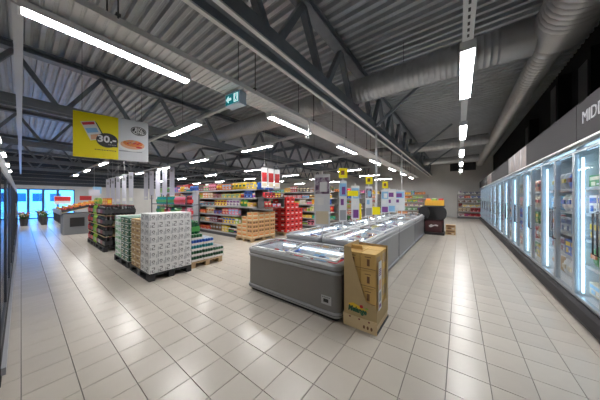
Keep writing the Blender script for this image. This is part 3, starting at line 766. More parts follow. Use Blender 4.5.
# ------------------------------------------------------------------ PALLETS
def pallet_meshes(L=1.2, D=0.8):
    P = {}
    P['board'] = MB().box(-L/2, L/2, -0.065, 0.065, 0.122, 0.144)
    P['block'] = MB().box(-0.07, 0.07, -0.05, 0.05, 0.022, 0.10)
    P['stringer'] = MB().box(-0.07, 0.07, -D/2, D/2, 0.10, 0.122)
    P['bottom_board'] = MB().box(-L/2, L/2, -0.05, 0.05, 0.0, 0.022)
    return P
def pallet(loc, rz, label, m, group='pallets', L=1.2, D=0.8):
    key = ('pal', m.name, L, D)
    if key not in PM_CACHE: PM_CACHE[key] = {k: b.mesh(k, m) for k, b in pallet_meshes(L, D).items()}
    P = PM_CACHE[key]; t = thing('pallet', label, 'pallet', loc, rz, group)
    for k in range(5): link('board', P['board'], t, (0, -D/2+0.065+k*(D-0.13)/4, 0))
    for i in (-1, 0, 1):
        link('stringer', P['stringer'], t, (i*(L/2-0.07), 0, 0))
        for j in (-1, 0, 1): link('block', P['block'], t, (i*(L/2-0.07), j*(D/2-0.05), 0))
        link('bottom_board', P['bottom_board'], t, (0, i*(D/2-0.05), 0))
    return t
M_palblack = mat('pallet_black', (0.02, 0.02, 0.022), 0.6)
M_palwood = mat('pallet_wood', (0.45, 0.32, 0.18), 0.8, var=0.15, scale=12)
PX, PY = -4.72, 1.47
pallet((PX-0.6, PY+0.4, 0), 0, 'black pallet under the white and brown cartons', M_palblack)
pallet((PX-1.9, PY+0.4, 0), 0, 'black pallet under the dark green and pale green cartons', M_palblack)
def carton_mesh(nm, sx, sy, sz, m0, marks, front=True):
    b = MB().cham(-sx/2, sx/2, -sy/2, sy/2, 0, sz, 0.005, 0)
    for (a0, a1, z0, z1, mi) in marks:
        b.box(a0*sx, a1*sx, -sy/2-0.0012, -sy/2, z0*sz, z1*sz, mi)
        b.box(sx/2, sx/2+0.0012, a0*sy, a1*sy, z0*sz, z1*sz, mi)
    return b.mesh(nm, m0)
whm = carton_mesh('drink_carton', 0.247, 0.130, 0.144, [mat('carton_white', (0.74, 0.74, 0.74), 0.55), mat('carton_ink', (0.17, 0.17, 0.18), 0.5), mat('carton_ink_light', (0.42, 0.43, 0.45), 0.5)],
    [(-0.15, 0.15, 0.64, 0.74, 1), (-0.22, -0.08, 0.46, 0.62, 1), (0.06, 0.2, 0.48, 0.62, 1), (-0.12, 0.12, 0.34, 0.43, 1), (-0.2, 0.2, 0.2, 0.26, 2), (-0.45, -0.3, 0.1, 0.9, 2), (0.36, 0.47, 0.05, 0.5, 2)])
whm2 = carton_mesh('drink_carton', 0.247, 0.130, 0.144, [MATS['carton_white'], MATS['carton_ink'], MATS['carton_ink_light']],
    [(-0.2, 0.2, 0.70, 0.80, 1), (0.08, 0.2, 0.5, 0.7, 1), (-0.18, 0.14, 0.40, 0.5, 2), (-0.22, -0.08, 0.22, 0.4, 1), (-0.2, 0.2, 0.14, 0.22, 1), (-0.42, -0.3, 0.1, 0.5, 2)])
brm = carton_mesh('drink_carton', 0.285, 0.195, 0.144, [mat('carton_brown', (0.46, 0.30, 0.13), 0.6), pm('cream'), pm('brown')], [(-0.4, 0.4, 0.60, 0.78, 1), (-0.3, 0.1, 0.2, 0.45, 2), (0.2, 0.4, 0.2, 0.4, 1)])
grm = carton_mesh('drink_carton', 0.295, 0.195, 0.144, [mat('carton_dark_green', (0.035, 0.12, 0.075), 0.5), pm('white'), pm('cream')], [(-0.35, 0.35, 0.58, 0.74, 1), (-0.3, 0.0, 0.2, 0.42, 2), (-0.48, 0.48, 0.0, 0.08, 1)])
lgm = carton_mesh('drink_carton', 0.245, 0.195, 0.144, [mat('carton_white', (0.74, 0.74, 0.74), 0.55), mat('carton_mint', (0.26, 0.48, 0.30), 0.5), MATS['carton_ink_light']], [(-0.42, 0.42, 0.08, 0.42, 1), (-0.2, 0.2, 0.55, 0.8, 2)])
mtm = carton_mesh('drink_carton', 0.245, 0.195, 0.144, [mat('carton_mint', (0.26, 0.48, 0.30), 0.5), pm('white'), pm('dark green')], [(-0.42, 0.42, 0.55, 0.85, 1), (-0.2, 0.2, 0.15, 0.4, 2)])
NL = 8; CZ = 0.145
def block(x1, ncol, dx, ny, dy, me, nm, desc, layers=NL, alt=None):
    """block of cartons; x1 = its right edge; hidden inner ones are left out"""
    for l in range(layers):
        for i in range(ncol):
            for j in range(ny):
                if 0 < j < ny-1 and l < layers-1 and not (i == 0 and nm == 'white'): continue
                m_ = me if not alt or (i*7+j*3+l*5) % 3 else alt
                o = link('drink_carton', m_, None, (x1-dx*(i+0.5)+random.uniform(-.003, .003), PY+0.01+dy*(j+0.5)+random.uniform(-.003, .003), 0.145+l*CZ))
                tag(o, '%s, %s layer up, %s column from right, %s row deep' % (desc, ORD[l], ORD[i], ORD[j]), 'carton', 'drink cartons on the black pallets')
block(PX-0.005, 2, 0.25, 6, 0.1315, whm, 'white', 'white printed drink carton', alt=whm2)
block(PX-0.52, 2, 0.29, 4, 0.197, brm, 'brown', 'brown drink carton', 7)
block(PX-1.30, 1, 0.30, 4, 0.197, grm, 'green', 'dark green drink carton', 7)
block(PX-1.605, 1, 0.30, 4, 0.197, grm, 'green', 'dark green drink carton behind another', 7)
block(PX-1.93, 2, 0.25, 4, 0.197, lgm, 'mint', 'white and mint drink carton', 7, alt=mtm)

# six-packs of bottles
def sixpack_mesh(c_b, c_l, c_c, nx=3, ny=2, r=0.045, h=0.30):
    k = ('six', c_b, c_l, c_c)
    if k in PM_CACHE: return PM_CACHE[k]
    b = MB()
    for i in range(nx):
        for j in range(ny):
            b.lathe([(r*0.9, 0), (r, 0.012), (r, 0.09), (r+0.0008, 0.091), (r+0.0008, 0.16), (r, 0.161), (r*0.96, 0.19), (r*0.42, 0.262), (r*0.32, 0.275), (r*0.40, 0.276), (r*0.40, h)], 9,
                    c=((i-(nx-1)/2)*2.03*r, (j-(ny-1)/2)*2.03*r, 0), ms=[0, 0, 0, 1, 1, 0, 0, 0, 2, 2])
    # shrink-wrap band
    X, Y = nx*r*1.02+0.002, ny*r*1.02+0.002
    b.add([(-X,-Y,0.06),(X,-Y,0.06),(X,Y,0.06),(-X,Y,0.06),(-X,-Y,0.175),(X,-Y,0.175),(X,Y,0.175),(-X,Y,0.175)], [(0,1,5,4),(1,2,6,5),(2,3,7,6),(3,0,4,7)], 1)
    PM_CACHE[k] = b.mesh('bottle_pack', [mat('bottle_'+c_b.replace(' ', '_'), PAL[c_b], 0.12, spec=0.6), pm(c_l), pm(c_c)])
    return PM_CACHE[k]
# stepped drink display right of the cartons
pallet((-5.45, 2.72, 0), 0, 'wooden pallet under the stepped green bottle trays', M_palwood, D=0.78)
M_traywhite = mat('tray_white', (0.70, 0.69, 0.66), 0.6)
tray_me = MB().box(-0.2, 0.2, -0.135, 0.135, 0.0, 0.006).box(-0.2, 0.2, -0.135, -0.130, 0.006, 0.048).box(-0.2, 0.2, 0.130, 0.135, 0.006, 0.048).box(-0.2, -0.195, -0.13, 0.13, 0.006, 0.048).box(0.195, 0.2, -0.13, 0.13, 0.006, 0.048).mesh('carton_tray', M_traywhite)
can_me = {}
def tray_of(c1, c2):
    if (c1, c2) in can_me: return can_me[(c1, c2)]
    b = MB()
    for i in range(6):
        for j in range(4): b.lathe([(0.028, 0), (0.0315, 0.01), (0.0315, 0.10), (0.028, 0.112), (0.026, 0.115)], 8, c=(-0.163+0.065*i, -0.098+0.065*j, 0.007), ms=[2, 0, 1, 2])
    can_me[(c1, c2)] = b.mesh('cans', [pm(c1), pm(c2), mat('can_metal', (0.6, 0.6, 0.62), 0.3, 0.8)]); return can_me[(c1, c2)]
lay_cols = [('dark green', 'grey'), ('dark green', 'grey'), ('teal', 'light blue'), ('blue', 'light blue'), ('dark green', 'green')]
for l in range(5):
    nx = 3; ys = [2.475, 2.755, 3.032][: (3, 3, 2, 2, 1)[l]] if l else [2.475, 2.755, 3.032]
    for i in range(nx):
        for j, y in enumerate(ys):
            x = -5.05-0.405*i
            t = thing('can_tray', 'white tray of %s cans, %s layer, %s column and %s row of stepped display' % (lay_cols[l][0], ORD[l], ORD[i], ORD[j]), 'tray', (x, y, 0.145+l*0.126), group='trays of cans on the stepped display')
            link('carton_tray', tray_me, t); link('cans', tray_of(*lay_cols[l]), t)
for i in range(3):
    o = link('bottle_pack', sixpack_mesh(['dark green', 'green', 'teal'][i], ['green', 'green', 'light blue'][i], 'green'), None, (-5.02-0.32*i, 2.45, 0.145+5*0.126))
    tag(o, '%s bottle six-pack on top of the stepped can trays, %s from right' % (['dark green', 'green', 'teal'][i], ORD[i]), 'bottle pack', 'six-packs on the stepped display')
# more six-packs lining the top of a rear rack (green tops behind the white cartons)
# soda wall further left
pallet((-9.0, 1.87, 0), 0, 'black pallet under the nearer soda bottles', M_palblack)
pallet((-10.3, 1.87, 0), 0, 'black pallet under the farther soda bottles', M_palblack)
spec_c = [('black', 'black', 'maroon'), ('black', 'maroon', 'black'), ('black', 'grey', 'black'), ('black', 'maroon', 'red'), ('lime green', 'lime green', 'green'), ('lime green', 'green', 'green'), ('black', 'red', 'red'), ('black', 'maroon', 'red'), ('maroon', 'red', 'white')]
nmc = ['black maroon-capped', 'dark maroon-banded', 'black grey-banded', 'dark red-capped', 'lime green', 'lime and green', 'black and red', 'black and maroon', 'maroon and red']
board_me = MB().box(-1.25, 1.25, -0.38, 0.38, 0, 0.012).mesh('layer_board', M_kraft)
for l in range(4):
    for i in range(9):
        for j in range(4):
            if 0 < j < 3 and l < 3: continue
            k = i
            if l == 3 and i in (6, 7, 8) and j > 1: continue
            x = -8.50-0.285*i; y = 1.58+0.19*j
            o = link('bottle_pack', sixpack_mesh(*spec_c[k]), None, (x, y, 0.145+l*0.315))
            tag(o, '%s soda six-pack, %s layer up, %s column from right, %s row deep' % (nmc[k], ORD[l], ORD[i], ORD[j]), 'bottle pack', 'soda six-packs on the pallets')
    if l: tag(link('layer_board', board_me, None, (-9.64, 1.86, 0.145+l*0.315-0.0135)), 'brown board between soda layers, %s from the floor' % ORD[l-1], 'board', 'boards between soda layers')
for i in range(4):
    o = link('bag', product_mesh('bag', ['lime green', 'lime green', 'green', 'lime green'][i], 'yellow'), None, (-9.6-0.22*i, 1.6, 1.41)); tag(o, 'green bag lying on top of the soda stack, %s from right' % ORD[i], 'bag', 'bags on the soda stack')
for i in range(3):
    o = link('carton', product_mesh('carton', 'orange', 'yellow'), None, (-8.45-0.2*i, 1.6, 1.41)); tag(o, 'orange carton on top of the soda stack, %s from right' % ORD[i], 'carton', 'orange cartons on the soda stack')

# ------------------------------------------------------------------ PRODUCE STAND
ps = thing('produce_stand', 'grey produce counter with sloping fruit trays', 'produce stand', (-14.6, 1.9, 0), world=True)
MB().box(-14.7, -13.7, 1.10, 2.6, 0.0, 0.94).build('counter', mat('counter_grey', (0.22, 0.23, 0.25), 0.5), ps)
MB().box(-13.69, -13.66, 1.3, 1.75, 0.35, 0.75).build('screen_panel', M_black, ps)
MB().box(-17.0, -14.72, 1.3, 2.7, 0.0, 0.75).build('rear_counter', M_dark, ps)
sl = MB(); sl.add([(-17.0,1.05,1.0),(-13.6,1.05,1.0),(-13.6,2.6,1.42),(-17.0,2.6,1.42),(-17.0,1.05,0.95),(-13.6,1.05,0.95),(-13.6,2.6,1.37),(-17.0,2.6,1.37)], [(0,1,2,3),(4,7,6,5),(0,4,5,1),(1,5,6,2),(2,6,7,3),(3,7,4,0)])
sl.build('sloping_tray', M_kraft_lt, ps)
for k in range(4):
    x = -13.6-0.85*k; MB().bar((x, 1.05, 1.04), (x, 2.6, 1.46), 0.03, 0.10).build('divider', M_dark, ps)
MB().box(-17.0, -13.6, 1.0, 1.05, 0.90, 1.10).build('front_board', M_bump, ps)
fr_me = {}
for nm, c in (('orange', (0.75, 0.22, 0.015)), ('red', (0.5, 0.03, 0.02)), ('yellow', (0.75, 0.5, 0.03))):
    fr_me[nm] = MB().lathe([(0.012, 0.006), (0.040, 0.018), (0.056, 0.055), (0.042, 0.092), (0.012, 0.106), (0.004, 0.100)], 8).mesh('fruit', mat('fruit_'+nm, c, 0.45))
fnames = {'orange': 'orange', 'red': 'apple', 'yellow': 'lemon'}
for s_ in range(4):
    kind = ['orange', 'orange', 'yellow', 'orange'][s_]
    for i in range(6):
        for j in range(7):
            x = -13.70-0.85*s_-0.125*i; y = 1.15+0.2*j; z = 1.03+(y-1.05)*0.42/1.55
            kk = 'red' if (s_ == 0 and j < 2) else kind
            o = link(fnames[kk]+'_fruit', fr_me[kk], None, (x+random.uniform(-.02, .02), y+random.uniform(-.02, .02), z))
            tag(o, '%s in %s bin of produce stand, %s row up, %s from right' % ({'orange': 'orange', 'red': 'red apple', 'yellow': 'yellow lemon'}[kk], ORD[s_], ORD[j], ORD[i]), 'fruit', 'fruit on the produce stand')
# flower and produce crates by the entrance
M_leaf = {n: mat('leaf_'+n, c, 0.6) for n, c in (('green', (0.05, 0.18, 0.04)), ('dark', (0.03, 0.09, 0.03)), ('olive', (0.16, 0.20, 0.05)))}
fl_cols = ['yellow', 'pink', 'red', 'white', 'orange', 'purple']
for k in range(15):
    x = -24.2+1.0*(k % 5); y = 0.1+0.75*(k//5); hgt = 0.36+0.1*(k//5)
    t = thing('plant_bin', 'black bin of leafy plants with %s flowers, %s row, %s from the entrance' % (fl_cols[k % 6], ORD[k//5], ORD[k % 5]), 'plant bin', (x, y, 0), group='plant bins by the entrance')
    MB().lathe([(0.13, 0), (0.17, hgt), (0.18, hgt), (0.18, hgt+0.03), (0.15, hgt+0.03), (0.14, hgt-0.03)], 10).build('bin', M_dark, t)
    lf = MB(); flw = MB(); rr = random.Random(k)
    for q in range(44):
        a = rr.uniform(0, 2*PI); l = rr.uniform(0.14, 0.34); tl = rr.uniform(0.2, 1.0); c0 = Vector((0.07*math.cos(a), 0.07*math.sin(a), hgt)); tip = c0+Vector((math.cos(a)*l*tl, math.sin(a)*l*tl, l)); sd = Vector((-math.sin(a), math.cos(a), 0))*0.035; mid = c0.lerp(tip, 0.55)
        lf.add([c0, mid+sd, tip, mid-sd], [(0,1,2,3)])
        if q % 3 == 0: flw.lathe([(0.008, -0.015), (0.032, 0.0), (0.025, 0.02), (0.006, 0.026)], 6, c=tip)
    lf.build('foliage', list(M_leaf.values())[k % 3], t); flw.build('blossoms', pm(fl_cols[k % 6]), t)
# small signs by the entrance
def post_sign(x, y, z0, z1, wd, m, label, face=PI/2, band=None):
    t = thing('post_sign', label, 'sign', (x, y, 0), face, 'small post signs')
    MB().lathe([(0.16, 0), (0.16, 0.02), (0.02, 0.035), (0.016, z0)], 10).build('post', M_grey_rail, t)
    MB().box(-wd/2, wd/2, -0.02, 0.0, z0, z1).build('board', m, t)
    if band: MB().box(-wd/2+0.02, wd/2-0.02, -0.024, -0.02, z0+(z1-z0)*0.4, z1-0.03).build('band', band, t)
post_sign(-19.5, 1.55, 1.25, 1.75, 0.7, pm('white'), 'white sign with red band on a post beside the entrance door', band=pm('red'))
post_sign(-17.6, 2.3, 1.5, 1.75, 0.5, pm('red'), 'small red sign on a post behind the fruit')
t = thing('hanging_card', 'pale blue card cluster hanging behind the produce stand', 'sign', (-16.0, 2.43, 1.75), PI/2)
MB().box(-0.22, 0.22, -0.006, 0.0, 0.0, 0.34).build('card', M_banner, t); MB().box(-0.05, 0.3, 0.05, 0.056, 0.12, 0.5).build('card', pm('light blue'), t)
MB().tube([(0, 0.02, 0.34), (0, 0.02, LZ+0.08-1.75)], 0.004, 5).build('string', M_white, t)
# ------------------------------------------------------------------ GONDOLAS (shelf fronts face -Y)
def gondola(x0, x1, y0, y1, top, levels, nm, label, kinds, cols, fill_from, s=1.0, endcap=True, skip_low=None, run=(2, 4)):
    """levels: shelf heights; goods are set on the front (-Y) side and on the right end"""
    t = thing('shelf_gondola', label, 'shelving', ((x0+x1)/2, y0, 0), group='shelf gondolas', world=True)
    ym = (y0+y1)/2
    xb = x1 if skip_low is None else skip_low
    MB().box(x0, xb, y0+0.04, y1-0.04, 0, 0.14).build('plinth', M_shelf_dk, t)
    MB().box(x0, xb, ym-0.02, ym+0.02, 0.14, top).build('back_panel', M_backp, t)
    if xb < x1: MB().box(xb, x1, ym-0.02, ym+0.02, 1.25, top).build('back_panel', M_backp, t)
    nb = max(1, round((x1-x0)/1.25))
    for i in range(nb+1):
        x = x0+(x1-x0)*i/nb; MB().box(x-0.025, x+0.025, ym-0.04, ym+0.04, 0.0 if x <= xb+0.01 else 1.22, top-0.03).build('upright', M_shelf, t)
    for k, z in enumerate(levels):
        xe = x1 if (skip_low is None or z > 1.2) else xb
        sh = MB().box(x0, xe, y0, ym-0.021, z-0.03, z).build('shelf', M_shelf_dk, t)
        MB().box(x0, xe, y0-0.012, y0-0.001, z-0.045, z+0.012).build('price_rail', M_price, sh)
        if z > 1.3 or k == 0:
            sh = MB().box(x0, xe, ym+0.021, y1, z-0.03, z).build('shelf', M_shelf_dk, t)
    for k, z in enumerate(levels):
        nxt = levels[k+1]-0.05 if k+1 < len(levels) else z+0.34
        word = ['bottom shelf', 'second shelf up', 'third shelf up', 'fourth shelf up', 'fifth shelf up', 'top board'][k if k < len(levels)-1 else 5]
        xe = x1 if (skip_low is None or z > 1.2) else xb
        fill((fill_from, y0+0.004), (1, 0), xe-fill_from-0.02, 0, z, nxt-z, '%s, %s' % (word, nm), 'goods on ' + nm, kinds, cols, run, s)
    return t
M_backp = mat('shelf_back', (0.50, 0.47, 0.43), 0.6)
LV = [0.18, 0.55, 0.92, 1.28, 1.62, 1.95]
bright = ['red', 'orange', 'yellow', 'green', 'white', 'cream', 'peach', 'pink', 'blue', 'lime green', 'brown', 'maroon', 'red', 'tan', 'yellow', 'black']
gondola(-15.5, -5.95, 5.22, 6.45, 1.95, LV, 'front gondola', 'long shelf gondola behind the drink pallets, full of groceries', ['carton', 'packet', 'bag', 'jar', 'pack', 'carton'], bright, -15.4, 1.3, skip_low=-6.95)
# left section separated by a grey panel
t = thing('shop_divider', 'tall grey divider panel standing at the front gondola', 'panel', (-10.2, 5.0, 0), world=True)
MB().box(-10.32, -9.95, 5.02, 5.14, 0, 1.98).build('panel', mat('divider_grey', (0.45, 0.46, 0.50), 0.5), t); MB().box(-10.36, -9.91, 4.99, 5.16, 0, 0.05).build('foot', M_shelf_dk, t)
gondola(-13.5, -4.9, 9.3, 10.5, 1.95, LV, 'second gondola', 'shelf gondola second from the camera, seen past the red crates', ['carton', 'packet', 'bag', 'jar', 'pack'], bright, -9.8, 1.3)
gondola(-12.5, -4.9, 13.0, 14.2, 1.95, LV, 'third gondola', 'shelf gondola third from the camera, behind the island posters', ['carton', 'packet', 'bag', 'pack'], bright, -8.9, 1.4)
gondola(-12.5, -4.9, 16.8, 18.0, 1.95, LV, 'fourth gondola', 'shelf gondola fourth from the camera near the back', ['carton', 'bag', 'pack'], bright, -9.3, 1.6, run=(1, 3))
gondola(-9.0, -2.2, 21.4, 22.3, 1.95, LV, 'back wall shelf', 'shelving along the back wall behind the island', ['carton', 'bag', 'pack'], bright, -8.9, 1.7, run=(1, 3))
gondola(-0.1, 1.9, 21.4, 22.3, 1.95, LV[:5]+[1.95], 'aisle end shelf', 'dark shelving on the back wall at the freezer aisle end', ['carton', 'bag', 'pack'], ['red', 'maroon', 'black', 'tan', 'brown', 'red', 'white', 'black'], -0.05, 1.5, run=(1, 3))
# rear left rows behind the soda stacks
gondola(-20.0, -12.2, 7.6, 8.8, 1.95, LV, 'rear left gondola', 'shelf gondola at the rear left behind the hanging banners', ['carton', 'bag', 'pack', 'bottle'], ['red', 'maroon', 'green', 'white', 'red', 'pink', 'black', 'tan'], -19.9, 1.5, run=(1, 3))

# low rack with red, green goods right behind the white cartons
t = thing('drink_rack', 'dark wire rack of bottles behind the white cartons', 'rack', (-9.2, 3.6, 0), world=True)
for z in (0.12, 0.55, 0.98, 1.38): MB().box(-10.8, -7.6, 3.45, 3.95, z-0.025, z).build('shelf', M_shelf_dk, t)
for x in (-10.8, -9.2, -7.6):
    for y in (3.47, 3.93): MB().bar((x, y, 0), (x, y, 1.75), 0.03).build('post', M_dark, t)
rcol = [('green', 'green', 'white'), ('teal', 'green', 'green'), ('pink', 'red', 'white'), ('maroon', 'red', 'red'), ('green', 'lime green', 'white')]
rnm = ['green', 'teal', 'pink and red', 'maroon', 'green and lime']
for l, z in enumerate((0.12, 0.55, 0.98, 1.38)):
    for i in range(10):
        k = (1 if 3 < i else 2) if l == 3 else (i+l) % 5
        if l == 3 and i in (0,): k = 3
        o = link('bottle_pack', sixpack_mesh(*rcol[k]), None, (-7.80-0.295*i, 3.66, z+0.002)); tag(o, '%s bottle six-pack on the wire rack, %s shelf up, %s from right' % (rnm[k], ORD[l], ORD[i]), 'bottle pack', 'six-packs on the wire rack')

# pallet of brown cases below the front gondola's end, with red crates behind it
pallet((-6.44, 5.62, 0), PI/2, 'wooden pallet under the brown fruit boxes at the gondola end', M_palwood, L=1.2, D=0.95)
casem = carton_mesh('fruit_box', 0.30, 0.29, 0.155, [mat('case_tan', (0.52, 0.30, 0.12), 0.65), pm('peach'), pm('brown')], [(-0.4, 0.4, 0.1, 0.35, 1), (-0.36, -0.05, 0.45, 0.85, 2), (0.05, 0.36, 0.45, 0.85, 2)])
casep = carton_mesh('fruit_box', 0.30, 0.29, 0.155, [mat('case_peach', (0.62, 0.40, 0.20), 0.65), pm('cream'), pm('orange')], [(-0.4, 0.4, 0.15, 0.4, 1), (-0.3, 0.3, 0.5, 0.8, 2)])
for l in range(6):
    for i in range(3):
        for j in range(4):
            if l >= (6 if i == 0 else (5 if i == 1 else 3)): continue
            if 0 < j and 0 < i < 2 and l < 4: continue
            me_ = casem if (i == 0 and l < 4 and l > 0) else casep
            o = link('fruit_box', me_, None, (-6.12-0.305*i, 5.19+0.295*j, 0.145+l*0.157))
            tag(o, '%s box at gondola end, %s layer up, %s column from right, %s row deep' % ('brown printed' if me_ == casem else 'peach', ORD[l], ORD[i], ORD[j]), 'box', 'boxes stacked at the gondola end')
pallet((-6.40, 7.42, 0), PI/2, 'wooden pallet under the red drink crates', M_palwood)
M_crate = mat('crate_red', (0.60, 0.02, 0.02), 0.35)
cr = MB(); a, b_, h_ = 0.19, 0.145, 0.25
for (u0, u1, v0, v1) in ((-a, a, -b_, -b_+0.012), (-a, a, b_-0.012, b_), (-a, -a+0.012, -b_+0.012, b_-0.012), (a-0.012, a, -b_+0.012, b_-0.012)):
    cr.box(u0, u1, v0, v1, 0.0, 0.15).box(u0, u1, v0, v1, 0.19, h_)
for (x, y) in ((-a+0.02, -b_+0.006), (a-0.02, -b_+0.006), (-a+0.02, b_-0.006), (a-0.02, b_-0.006)): cr.box(x-0.03 if x > 0 else x-0.02, x+0.02 if x > 0 else x+0.03, y-0.006, y+0.006, 0.15, 0.19)
for (x, y) in ((-a+0.006, -b_+0.03), (-a+0.006, b_-0.03), (a-0.006, -b_+0.03), (a-0.006, b_-0.03)): cr.box(x-0.006, x+0.006, y-0.03, y+0.03, 0.15, 0.19)
cr.box(-a+0.01, a-0.01, -b_+0.01, b_-0.01, 0.0, 0.012)
crm = cr.mesh('crate', M_crate)
lbl = MB().box(-0.07, 0.07, -b_-0.002, -b_, 0.03, 0.075).box(a, a+0.002, -0.07, 0.07, 0.03, 0.075).mesh('label', pm('white'))
hts = [6, 6, 5, 4]
btl = MB()
for i in range(4):
    for j in range(3): btl.lathe([(0.034, 0.014), (0.036, 0.02), (0.036, 0.14), (0.014, 0.20), (0.013, 0.225), (0.016, 0.226), (0.016, 0.24)], 7, c=(-0.128+0.085*i, -0.09+0.09*j, 0), ms=[0,0,0,0,1,1])
btm = btl.mesh('bottles', [mat('bottle_cola', (0.03, 0.01, 0.008), 0.15), pm('red')])
for j in range(4):
    for i in range(2):
        for l in range(hts[j]-(1 if i and j > 1 else 0)):
            t = thing('drink_crate', 'red plastic drink crate, %s layer up, %s stack deep, %s' % (ORD[l], ORD[j], ['island side', 'shelf side'][i]), 'crate', (-6.10-0.39*i, 6.98+0.297*j, 0.145+l*0.252), group='red drink crates')
            link('crate', crm, t); link('label', lbl, t); link('bottles', btm, t)
# red goods of the gondola end face
t = thing('end_shelf', 'dark end shelf carrying red cartons on the front gondola', 'shelf', (-5.75, 5.8, 1.5), world=True)
for z in (1.28, 1.62): MB().box(-5.92, -5.60, 5.25, 6.4, z-0.03, z).build('board', M_shelf_dk, t)
for y in (5.27, 6.36): MB().box(-5.92, -5.60, y, y+0.02, 1.25, 1.66).build('bracket', M_shelf_dk, t)
fill((-5.605, 5.3), (0, 1), 1.05, PI/2, 1.62, 0.3, 'upper end shelf', 'red goods at the gondola end', ['pack', 'carton'], ['red', 'orange', 'red', 'maroon'], (2, 3), 1.0)
fill((-5.605, 5.3), (0, 1), 1.05, PI/2, 1.28, 0.28, 'lower end shelf', 'red goods at the gondola end', ['pack', 'bag'], ['black', 'dark green', 'maroon', 'red'], (2, 3), 1.0)
# packs on the top board of the front gondola
for k, (x, c, sx, sz) in enumerate(((-9.75, 'white', 0.62, 0.36), (-9.12, 'white', 0.40, 0.36), (-7.05, 'white', 0.42, 0.26), (-6.55, 'blue', 0.26, 0.28), (-6.25, 'blue', 0.24, 0.26), (-12.0, 'red', 0.7, 0.4), (-12.8, 'maroon', 0.6, 0.4))):
    b = MB().cham(-sx/2, sx/2, -0.14, 0.14, 0, sz, 0.03, 0)
    for q in range(3): b.box(-sx*0.4+q*sx*0.28, -sx*0.2+q*sx*0.28, -0.143, -0.14, sz*0.35, sz*0.7, 1)
    o = b.build('bulk_pack', [pm(c), pm('light blue' if c == 'white' else 'white')], loc=(x, 5.60, 1.955))
    tag(o, '%s wrapped bulk pack on the front gondola top, %s' % (c, ['wide one by divider', 'narrow one by divider', 'beside the blue packs', 'left of two', 'right of two', 'wider one at left', 'smaller one far left'][k]), 'pack', 'bulk packs on the gondola top')

# ------------------------------------------------------------------ HANGING BANNERS
def banner(x, y, zt, h, w_b, rz, label, group, faces=None, top=None, m=M_banner):
    t = thing('hanging_banner', label, 'banner', (x, y, zt-h), rz, group)
    MB().box(-w_b/2, w_b/2, -0.006, 0.006, 0, h).build('sheet', m, t)
    MB().box(-w_b/2-0.01, w_b/2+0.01, -0.012, 0.012, h, h+0.02).build('top_bar', M_grey_rail, t)
    if faces:
        for (a0, a1, z0, z1, mm) in faces:
            MB().box(a0*w_b, a1*w_b, -0.010, -0.006, z0*h, z1*h).build('print', mm, t)
    MB().tube([(0, 0, h+0.02), (0, 0, (top or LZ+0.10)-zt+h)], 0.004, 4).build('string', M_white, t)
    return t
for k in range(5):
    banner(-9.6-0.85*k, 2.43, 2.55-0.02*k, 1.15, 0.16, math.radians(40), 'pale lilac banner over the soda bottles, %s from right' % ORD[k], 'banners over the soda', [(-0.35, 0.35, 0.1, 0.2, pm('white')), (-0.3, 0.3, 0.8, 0.9, pm('grey'))])
for k in range(5):
    banner(-12.2-0.97*k, 4.85, 3.28-0.04*(k % 3), 1.72, 0.26, math.radians(38), 'tall pale lilac banner under the second lamp rail, %s from right' % ORD[k], 'banners under the second rail', [(-0.35, 0.35, 0.05, 0.12, pm('white')), (-0.35, 0.1, 0.85, 0.92, pm('grey'))])
for k in range(3):
    banner(-5.72, 5.40+0.34*k, 2.72, 0.72, 0.23, PI/2-0.35, 'white banner with red print over the gondola end, %s from left' % ORD[k], 'red print banners', [(-0.42, 0.42, 0.30, 0.78, pm('red')), (-0.2, 0.25, 0.42, 0.52, pm('maroon')), (-0.38, 0.38, 0.08, 0.24, pm('cream'))], m=pm('white'), top=HC+0.01)
M_posterpic = picture_mat('poster_picture', [(0.05, 0.03, 0.06), (0.16, 0.09, 0.17), (0.45, 0.40, 0.46), (0.10, 0.06, 0.11)], (1, 1, 1), 2, 9.0)
post_cols = [('purple', 'light blue', 'tan'), ('purple', 'pink', 'grey'), ('light blue', 'purple', 'green')]
# poster holders on the island centre line
def holder(y, zt, w_p, rz, label, cols, base=0.865, yellow=None):
    t = thing('poster_holder', label, 'poster', (-2.077, y, base), rz, 'poster holders on the island')
    MB().box(-min(w_p*0.42, 0.035), min(w_p*0.42, 0.035), -0.007, 0.035, 0, 0.012).build('foot', M_white, t)
    MB().box(-0.012, 0.012, 0.006, 0.02, 0.012, zt-base+0.06).build('pole', M_white, t)
    H = zt-base; p0 = 0.22
    MB().box(-w_p/2, w_p/2, -0.004, 0.005, p0, H).build('sheet', mat('poster_white', (0.72, 0.73, 0.76), 0.35), t)
    pp = MB().box(-w_p*0.44, w_p*0.44, -0.006, -0.004, p0+(H-p0)*0.62, H-0.06, 0).box(-w_p*0.15, w_p*0.3, -0.008, -0.006, p0+(H-p0)*0.66, p0+(H-p0)*0.85, 1).box(-w_p*0.3, w_p*0.1, -0.006, -0.004, p0+(H-p0)*0.40, p0+(H-p0)*0.55, 1).box(-w_p*0.4, w_p*0.4, -0.006, -0.004, p0+0.03, p0+(H-p0)*0.28, 2)
    pp.build('print', [M_posterpic if cols[0] == 'purple' else pm(cols[0]), pm(cols[1]), pm(cols[2])], t)
    if yellow:
        MB().box(-yellow/2, yellow/2, -0.03, -0.02, H+0.06, H+0.06+yellow*1.15).build('yellow_card', M_yel, t)
        c = MB().box(-yellow*0.25, yellow*0.15, -0.034, -0.030, H+0.06+yellow*0.35, H+0.06+yellow*0.85); c.build('card_print', pm('brown'), t)
        MB().box(-0.008, 0.008, -0.02, 0.02, H+0.02, H+0.10).build('card_clip', M_white, t)
holder(3.45, 2.06, 0.30, math.radians(20), 'poster holder nearest the camera with purple print on the island', ('purple', 'white', 'cream'))
